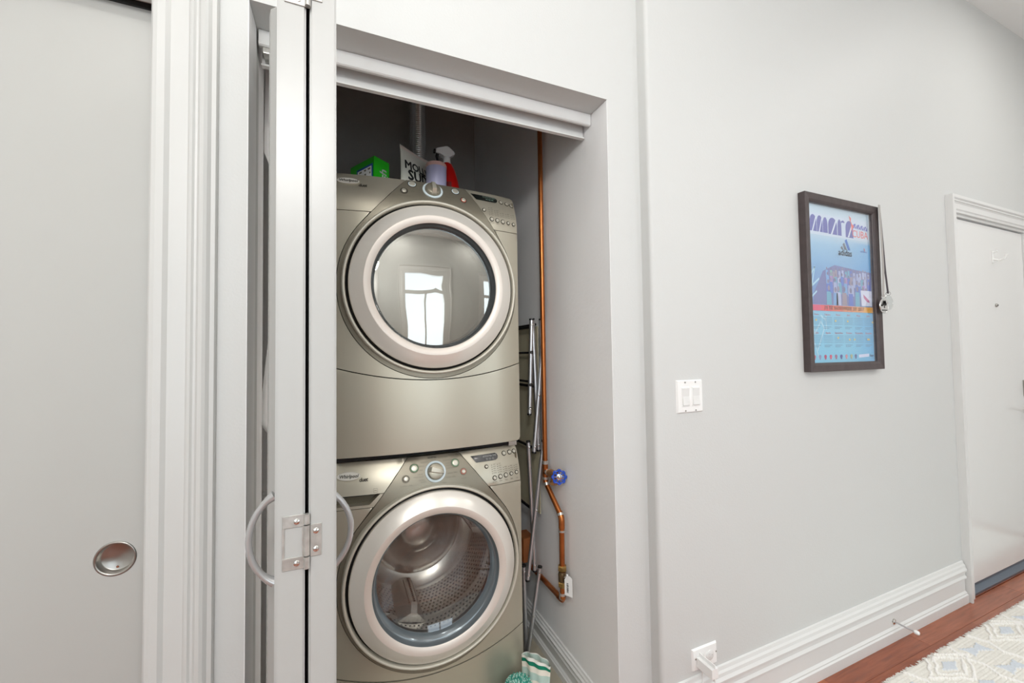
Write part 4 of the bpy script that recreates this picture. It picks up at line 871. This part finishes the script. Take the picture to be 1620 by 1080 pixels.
G().tube([(1.121, -0.064, 0.227), (1.121, -0.064, 0.20), (1.120, -0.074, 0.12), (1.118, -0.076, 0.01)], 0.0018, 8).done('cable', M['white_plastic'], ch, auto=50)
ds = thing('door_stop', 'slim metal doorstop with a white rubber tip on the corridor baseboard', 'doorstop', (2.29, -0.058, 0.074))
G().disc_lathe([(0.0135, 0), (0.0125, 0.004), (0.008, 0.006)], (2.29, -0.0555, 0.076), (0, -1, 0), 20).done('flange', M['chrome'], ds, auto=40)
G().tube([(2.29, -0.059, 0.076), (2.29, -0.132, 0.076)], 0.0036, 10).done('rod', M['aluminium'], ds, auto=50)
G().disc_lathe([(0.0070, 0), (0.0085, 0.004), (0.0085, 0.012), (0.006, 0.016)], (2.29, -0.128, 0.076), (0, -1, 0), 18).done('tip', M['white_plastic'], ds, auto=40)

# ------------------------------------------------------------------ framed poster and medals
fp_ = thing('framed_poster', 'dark wood framed light blue race poster calendar on the corridor wall', 'poster', (2.0, YW, 1.21))
X0, X1, Z0, Z1 = 1.740, 2.263, 1.211, 1.949; fw = 0.036; yb, yf_ = YW, -0.077
def rail(a, b, ina, inb):
    """mitred moulding between outer corners a,b and inner corners ina,inb"""
    v = []
    for (o, i_) in ((a, ina), (b, inb)):
        mx = lambda k: (o[0]+(i_[0]-o[0])*k, o[1]+(i_[1]-o[1])*k)
        for k, y in ((0, yb-0.0005), (0, yf_+0.002), (0.06, yf_), (0.72, yf_+0.003), (0.94, yf_+0.007), (1, yf_+0.010), (1, yb-0.0005)):
            q = mx(k); v.append((q[0], y, q[1]))
    f = [(i, (i+1) % 7, 7+(i+1) % 7, 7+i) for i in range(7)]+[tuple(range(7)), tuple(range(7, 14))]
    return G().add(v, f)
oc = [(X0, Z0), (X1, Z0), (X1, Z1), (X0, Z1)]; ic = [(X0+fw, Z0+fw), (X1-fw, Z0+fw), (X1-fw, Z1-fw), (X0+fw, Z1-fw)]
for i in range(4): rail(oc[i], oc[(i+1) % 4], ic[i], ic[(i+1) % 4]).done('frame_rail', M['frame'], fp_)
G().box(X0+fw-0.004, X1-fw+0.004, -0.0650, -0.0635, Z0+fw-0.004, Z1-fw+0.004).done('glass', M['poster_glass'], fp_)
PX, PZ, PW, PH = X0+fw-0.003, Z0+fw-0.003, (X1-X0-2*fw)+0.006, (Z1-Z0-2*fw)+0.006
def pt(s, t, w=0.0): return (PX+s*PW, -0.0560-w, PZ+(1-t)*PH)     # s across, t down, both 0..1
def lerp(a, b, k): return tuple(a[i]+(b[i]-a[i])*k for i in range(3))
# printed sheet: a grid carrying the print's gradient down the sheet, and bluer towards the right
NS, NT = 40, 60; v = [pt(i/NS, j/NT) for j in range(NT+1) for i in range(NS+1)]; f = [(j*(NS+1)+i, (j+1)*(NS+1)+i, (j+1)*(NS+1)+i+1, j*(NS+1)+i+1) for j in range(NT) for i in range(NS)]
me = bpy.data.meshes.new('poster_print'); me.from_pydata(v, [], f); ca = me.color_attributes.new('tint', 'FLOAT_COLOR', 'POINT')
stops = [(0.0, (196, 218, 226)), (0.08, (212, 226, 232)), (0.17, (205, 220, 228)), (0.25, (164, 202, 224)), (0.38, (140, 184, 218)), (0.62, (120, 150, 200)), (0.675, (150, 208, 228)), (1.0, (140, 210, 232))]
for k in range(len(v)):
    s = (k % (NS+1))/NS; t = (k//(NS+1))/NT
    for q in range(len(stops)-1):
        if stops[q][0] <= t <= stops[q+1][0]: c = lerp(stops[q][1], stops[q+1][1], (t-stops[q][0])/(stops[q+1][0]-stops[q][0])); break
    if t > 0.2: c = lerp(c, (70, 160, 225), 0.45*max(0, (s-0.55)/0.45)**1.2)
    ca.data[k].color = srgb(*c)
pp_ = link('print', me, M['print'], fp_)
INK = {}
def ink(rgb):
    if rgb not in INK: INK[rgb] = mat('print_ink', srgb(*rgb), 0.5)
    return INK[rgb]
def flat(name, polys, rgb, w=0.0006, stuff=False):
    if name == 'runner': rgb = tuple(int(c*0.5+k*0.5) for c, k in zip(rgb, (140, 156, 204)))
    g = G()
    for pl in polys: g.add([pt(s, t, w) for s, t in pl], [tuple(range(len(pl)))])
    o = g.done(name, ink(rgb), pp_, fix=False)
    if stuff: o['kind'] = 'stuff'
    return o
def ptext(body, s, t, size, rgb, w=0.0009, name='lettering', **kw):
    v, f = text2d(body, size, **kw); x, y, z = pt(s, t, w); G().add([(x+a, y, z+b) for a, b in v], f).done(name, ink(rgb), pp_, fix=False)
def ell(s, t, rs, rt, n=14): return [(s+rs*math.cos(2*PI*i/n), t+rt*math.sin(2*PI*i/n)) for i in range(n)]
NAVY = (104, 106, 172)
# big slanted title letters: arched tops cut by white diagonal slits
flat('title_glow', [[(0.02, 0.06), (0.97, 0.055), (0.99, 0.19), (0.03, 0.195)]], (212, 223, 232), 0.0003)
def arch(s, wd, t0, t1, k=8): return [(s, t1)]+[(s+wd*(0.5-0.5*math.cos(PI*i/k)), t0+(t1-t0)*0.45*(1-math.sin(PI*i/k))) for i in range(k+1)]+[(s+wd, t1)]
titles = [arch(0.050, 0.10, 0.07, 0.175), arch(0.155, 0.085, 0.07, 0.175), arch(0.245, 0.070, 0.075, 0.175), arch(0.325, 0.135, 0.07, 0.178), arch(0.47, 0.060, 0.072, 0.178), arch(0.595, 0.125, 0.07, 0.182)]
for tpoly in titles: flat('lettering', [tpoly], NAVY)
flat('lettering', [[(0.525, 0.082), (0.560, 0.074), (0.585, 0.084), (0.575, 0.092), (0.55, 0.088), (0.53, 0.095)]], NAVY)
slits = []
for s, wd in ((0.050, 0.10), (0.155, 0.085), (0.325, 0.135), (0.595, 0.125)):
    slits.append([(s+wd*0.25, 0.180), (s+wd*0.42, 0.180), (s+wd*0.98, 0.085), (s+wd*0.86, 0.080)])
flat('title_slits', slits, (226, 232, 240), 0.0009)
for i in range(4): flat('lettering', [arch(0.725+0.06*i, 0.052, 0.082+0.002*i, 0.113+0.002*i)], (96, 104, 186))
flat('title_slits', [[(0.735+0.06*i, 0.116), (0.745+0.06*i, 0.116), (0.772+0.06*i, 0.088), (0.765+0.06*i, 0.086)] for i in range(4)], (222, 228, 240), 0.0009)
ptext('CUBA', 0.830, 0.152, 0.046, (238, 106, 98), bold=-0.0002)
flat('runner_flame', [[(0.655, 0.035), (0.69, 0.05), (0.685, 0.07), (0.70, 0.085), (0.675, 0.075)], [(0.685, 0.08), (0.735, 0.10), (0.71, 0.118), (0.70, 0.14), (0.69, 0.12)]], (238, 116, 104), 0.0010)
flat('sport_logo', [[(0.505, 0.255), (0.530, 0.243), (0.548, 0.266), (0.518, 0.266)], [(0.538, 0.232), (0.566, 0.220), (0.604, 0.266), (0.566, 0.266)]], (110, 112, 122))
flat('sport_logo', [[(0.574, 0.206), (0.604, 0.194), (0.660, 0.266), (0.622, 0.266)]], (44, 108, 190))
ptext('adidas', 0.575, 0.288, 0.040, (82, 112, 160), bold=0.0007)
ptext('marabana', 0.88, 0.262, 0.014, (96, 110, 186)); flat('runner_flame', [[(0.885, 0.235), (0.90, 0.243), (0.905, 0.262), (0.895, 0.256)]], (236, 110, 104))
# faint pale lines of the monument drawing down the left
def line(a, b, w_): 
    d = (b[0]-a[0], b[1]-a[1]); L = math.hypot(*d); n_ = (-d[1]/L*w_, d[0]/L*w_); return [(a[0]+n_[0], a[1]+n_[1]), (b[0]+n_[0], b[1]+n_[1]), (b[0]-n_[0], b[1]-n_[1]), (a[0]-n_[0], a[1]-n_[1])]
mon = [((0.03, 0.46), (0.10, 0.40)), ((0.10, 0.40), (0.05, 0.52)), ((0.05, 0.52), (0.16, 0.47)), ((0.02, 0.60), (0.12, 0.55)), ((0.04, 0.70), (0.06, 0.82)), ((0.06, 0.82), (0.16, 0.74)), ((0.16, 0.74), (0.21, 0.78)), ((0.21, 0.78), (0.10, 0.92)), ((0.05, 0.86), (0.12, 0.97)), ((0.16, 0.70), (0.24, 0.73)), ((0.24, 0.70), (0.24, 0.79))]
flat('monument_lines', [line(a, b, 0.006) for a, b in mon], (190, 226, 236), 0.0004)
random.seed(3)
# crowd: runners printed small, each a head over a shirt
shirts = [(96, 200, 190), (150, 220, 150), (236, 236, 240), (222, 130, 190), (60, 90, 190), (120, 190, 224), (214, 214, 224), (196, 150, 120), (70, 110, 200)]
rows_ = []
for r, (t, n_, sc_) in enumerate(((0.40, 15, 0.5), (0.435, 13, 0.65), (0.475, 11, 0.8), (0.525, 8, 1.1))):
    for i in range(n_):
        s = 0.27+0.70*(i+random.random()*0.6)/n_
        rows_.append((s, t+random.uniform(-0.008, 0.008), sc_, random.choice(shirts)))
flat('crowd_haze', [[(0.22, 0.42), (0.4, 0.375), (0.7, 0.39), (0.99, 0.40), (0.99, 0.632), (0.06, 0.632), (0.08, 0.56)]], (128, 132, 176), 0.0003)
for s, t, sc_, c in rows_:
    flat('runner', [[(s-0.030*sc_, t+0.020*sc_), (s+0.030*sc_, t+0.020*sc_), (s+0.034*sc_, min(0.632, t+0.11*sc_)), (s-0.034*sc_, min(0.632, t+0.11*sc_))]], c, 0.0004+0.0002*sc_)
    flat('runner', [ell(s, t, 0.017*sc_, 0.016*sc_, 8)], random.choice(((150, 112, 104), (120, 96, 98), (176, 140, 128))), 0.0005+0.0002*sc_)
flat('photo_inset', [[(0.80, 0.525), (0.985, 0.525), (0.985, 0.628), (0.81, 0.628)]], (226, 228, 240), 0.0010)
flat('photo_inset', [[(0.84, 0.55), (0.93, 0.585), (0.95, 0.605), (0.90, 0.60), (0.85, 0.575)]], (200, 110, 150), 0.0012)
# date band
bands = [(230, 100, 128), (232, 104, 108), (236, 126, 104), (238, 150, 110), (240, 166, 110), (240, 178, 96)]
for i, c in enumerate(bands): flat('date_band', [[(i/6, 0.635), ((i+1)/6, 0.635), ((i+1)/6, 0.672), (i/6, 0.672)]], c, 0.0012)
ptext('19 DE NOVIEMBRE DE 2017', 0.53, 0.653, 0.0215, (244, 226, 214), 0.0016, bold=0.0003, spacing=1.12)
flat('band_sun', [[(0.93, 0.672), (0.90, 0.655), (0.91, 0.635), (1.0, 0.635), (1.0, 0.672)]], (242, 172, 60), 0.0014)
# twelve little months
months = ('Enero', 'Febrero', 'Marzo', 'Abril', 'Mayo', 'Junio', 'Julio', 'Agosto', 'Septiembre', 'Octubre', 'Noviembre', 'Diciembre')
dots = []; notes = []
for k, mth in enumerate(months):
    c0 = 0.10+(k % 6)*0.162; t0 = 0.695+0.115*(k//6)
    ptext(mth, c0, t0, 0.0125, (206, 108, 128), 0.0008)
    for r in range(5):
        for q in range(7):
            s = c0-0.060+0.020*q; t = t0+0.018+0.0105*r; dots.append([(s-0.0045, t-0.0022), (s+0.0045, t-0.0022), (s+0.0045, t+0.0022), (s-0.0045, t+0.0022)])
    for r in range(2): notes.append([(c0-0.06, t0+0.076+0.009*r), (c0+0.05-0.03*r, t0+0.076+0.009*r), (c0+0.05-0.03*r, t0+0.079+0.009*r), (c0-0.06, t0+0.079+0.009*r)])
flat('calendar_days', dots, (112, 146, 176), 0.0007, True); flat('calendar_notes', notes, (120, 150, 176), 0.0007, True)
flat('calendar_marks', [[(a, b), (a+0.022, b), (a+0.022, b+0.011), (a, b+0.011)] for a, b in ((0.08, 0.725), (0.37, 0.728), (0.56, 0.728), (0.97, 0.730), (0.40, 0.835), (0.58, 0.846), (0.66, 0.846), (0.88, 0.845), (0.90, 0.845))], (240, 208, 120), 0.0010)
lg = [(0.05, (196, 96, 120)), (0.13, (150, 150, 190)), (0.21, (190, 70, 110)), (0.29, (220, 90, 120)), (0.37, (170, 110, 140)), (0.45, (80, 84, 150)), (0.53, (210, 140, 150)), (0.61, (190, 190, 150)), (0.68, (96, 110, 160))]
for s, c in lg: flat('sponsor_mark', [ell(s, 0.958, 0.020, 0.012, 8)], c, 0.0008); flat('sponsor_mark', [[(s-0.012, 0.968), (s+0.012, 0.968), (s+0.010, 0.976), (s-0.010, 0.976)]], c, 0.0009)
flat('sponsor_mark', [[(0.73, 0.950), (0.90, 0.945), (0.90, 0.965), (0.73, 0.970)]], (226, 228, 244), 0.0008); ptext('Expo', 0.945, 0.957, 0.014, (60, 110, 190), bold=0.0003)
# medals on their ribbons over the upper right frame corner
def medal(name, label, xs, zb, y, rx, m, rib):
    t = thing(name, label, 'medal', (xs[-1][0], y, zb), 'medals hanging at the poster frame')
    v = []
    for (x, z) in xs: v += [(x-0.0065, y+0.001, z), (x+0.0065, y+0.001, z), (x+0.0065, y-0.0006, z), (x-0.0065, y-0.0006, z)]
    f = [(r*4+i, r*4+(i+1) % 4, (r+1)*4+(i+1) % 4, (r+1)*4+i) for r in range(len(xs)-1) for i in range(4)]+[(0, 1, 2, 3), tuple(len(v)-4+i for i in range(4))]
    G().add(v, f).done('ribbon', rib, t)
    cx = xs[-1][0]
    G().lathe([(0.0085, -0.001), (0.0095, 0.0), (0.0085, 0.001), (0.0075, 0.0)], (cx, y-0.0005, zb+rx+0.007), (1, 0, 0), 20, True).done('ring', M['chrome'], t, smooth=True)
    md_ = G().disc_lathe([(rx-0.001, -0.0018), (rx, 0), (rx-0.001, 0.0018), (rx-0.003, 0.0022), (rx-0.0036, 0.0014)], (cx, y-0.001, zb), (0, -1, 0), 48).done('disc', m, t, auto=35)
    return t, md_, cx
t1, md1, cx = medal('medal', 'silver medal with a dark tree emblem hanging over the poster frame edge', [(2.244, 1.952), (2.252, 1.80), (2.256, 1.66), (2.246, 1.534)], 1.494, -0.0895, 0.034, M['silver'], M['ribbon'])
g = G(); E0 = -0.0895-0.0032
for a, b, r in ((0, 0.012, 0.010), (-0.010, 0.008, 0.007), (0.010, 0.008, 0.007), (-0.005, 0.017, 0.007), (0.006, 0.017, 0.007)): g.disc_lathe([(r, 0), (r*0.9, 0.0005)], (cx+a, E0, 1.494+b), (0, -1, 0), 12)
g.box(cx-0.0015, cx+0.0015, E0-0.0004, E0, 1.484, 1.502); g.box(cx-0.027, cx-0.013, E0-0.0004, E0, 1.492, 1.499)
g.done('emblem', M['ink'], md1)
v, f = text2d('MARATHON', 0.0075, bold=0.0002); G().add([(cx+a, E0-0.0005, 1.474+b) for a, b in v], f).done('lettering', M['ink'], md1, fix=False)
medal('medal', 'clear glass medal hanging behind the silver medal at the poster frame', [(2.258, 1.950), (2.272, 1.80), (2.284, 1.66), (2.300, 1.553)], 1.512, -0.083, 0.034, M['crystal'], M['ribbon_dark'])

# ------------------------------------------------------------------ rug
random.seed(5)
rx0, rx1, ry0, ry1 = 1.45, 4.25, -1.45, -0.182; st = 0.0048
nx, ny = int((rx1-rx0)/st), int((ry1-ry0)/st)
CREAM, WHITE, BLUE = srgb(232, 229, 221), srgb(244, 242, 238), srgb(213, 219, 226)
def rugfn(x, y):
    wob = 0.004*math.sin(70*x+3*math.sin(31*y))+0.003*math.sin(95*y)
    dy = (y+0.238+0.0525) % 0.105-0.0525
    dx = (x-2.283+0.26) % 0.52-0.26                     # columns of diamonds ringed by raised lines
    d = abs(dx+wob)/0.055+abs(dy)/0.024
    if d < 1: return 0.0045, BLUE
    big = (y+0.238+0.105) % 0.21-0.105
    e = abs(dx+wob*1.6)/0.150+abs(big)/0.072
    if 0.60 < e < 0.74 or 0.92 < e < 1.06: return 0.0060, WHITE
    bx = (x-2.508+0.26) % 0.52-0.26                     # columns of bow-tie motifs
    if abs(dy+0.1*bx) < 0.010+0.26*abs(bx) and abs(bx) < 0.070+0.4*abs(dy)-0.02 and abs(bx) < 0.078: return 0.0045, BLUE
    if abs(abs(bx)-0.112+0.5*abs(dy)) < 0.0075: return 0.0055, WHITE
    return 0.0012*(0.5+0.5*math.sin((-0.182-y)*2*PI/0.012)), CREAM
hv = []; cols = []
for j in range(ny+1):
    for i in range(nx+1):
        x = rx0+i*st; y = ry0+j*st; h, c = rugfn(x, y); hv.append((x, y, 0.006+h+random.uniform(0, 0.0008))); k = random.uniform(0.94, 1.04); cols.append((c[0]*k, c[1]*k, c[2]*k, 1))
f = [(j*(nx+1)+i, j*(nx+1)+i+1, (j+1)*(nx+1)+i+1, (j+1)*(nx+1)+i) for j in range(ny) for i in range(nx)]
# skirt to the floor
ring_ = [i for i in range(nx+1)]+[j*(nx+1)+nx for j in range(1, ny+1)]+[ny*(nx+1)+i for i in range(nx-1, -1, -1)]+[j*(nx+1) for j in range(ny-1, 0, -1)]
b0 = len(hv)
for k in ring_: hv.append((hv[k][0], hv[k][1], 0.0004)); cols.append(cols[k])
f += [(ring_[k], b0+k, b0+(k+1) % len(ring_), ring_[(k+1) % len(ring_)]) for k in range(len(ring_))]
me = bpy.data.meshes.new('rug_pile'); me.from_pydata(hv, [], f); ca = me.color_attributes.new('tint', 'FLOAT_COLOR', 'POINT'); ca.data.foreach_set('color', [q for c in cols for q in c])
rg = thing('area_rug', 'cream runner rug with raised diamonds and pale blue motifs on the wood floor', 'rug', (2.85, -0.80, 0.0))
link('pile', me, M['rug'], rg)
g = G()
for i in range(1500):
    x = random.uniform(rx0, rx1); L = random.uniform(0.006, 0.018); a = random.uniform(-0.5, 0.5); z = random.uniform(0.002, 0.008); w = 0.0018
    p = Vector((x, ry1-0.002, z)); q = p+Vector((math.sin(a)*L, math.cos(a)*L, -z+0.0015)); g.add([p+Vector((-w, 0, 0)), p+Vector((w, 0, 0)), q+Vector((w*0.6, 0, 0)), q+Vector((-w*0.6, 0, 0)), p+Vector((0, 0, 0.002)), q+Vector((0, 0, 0.0015))], [(0, 1, 2, 3), (0, 4, 5, 3), (1, 4, 5, 2)])
g.done('fringe', M['fr'], rg, fix=False)['kind'] = 'stuff'
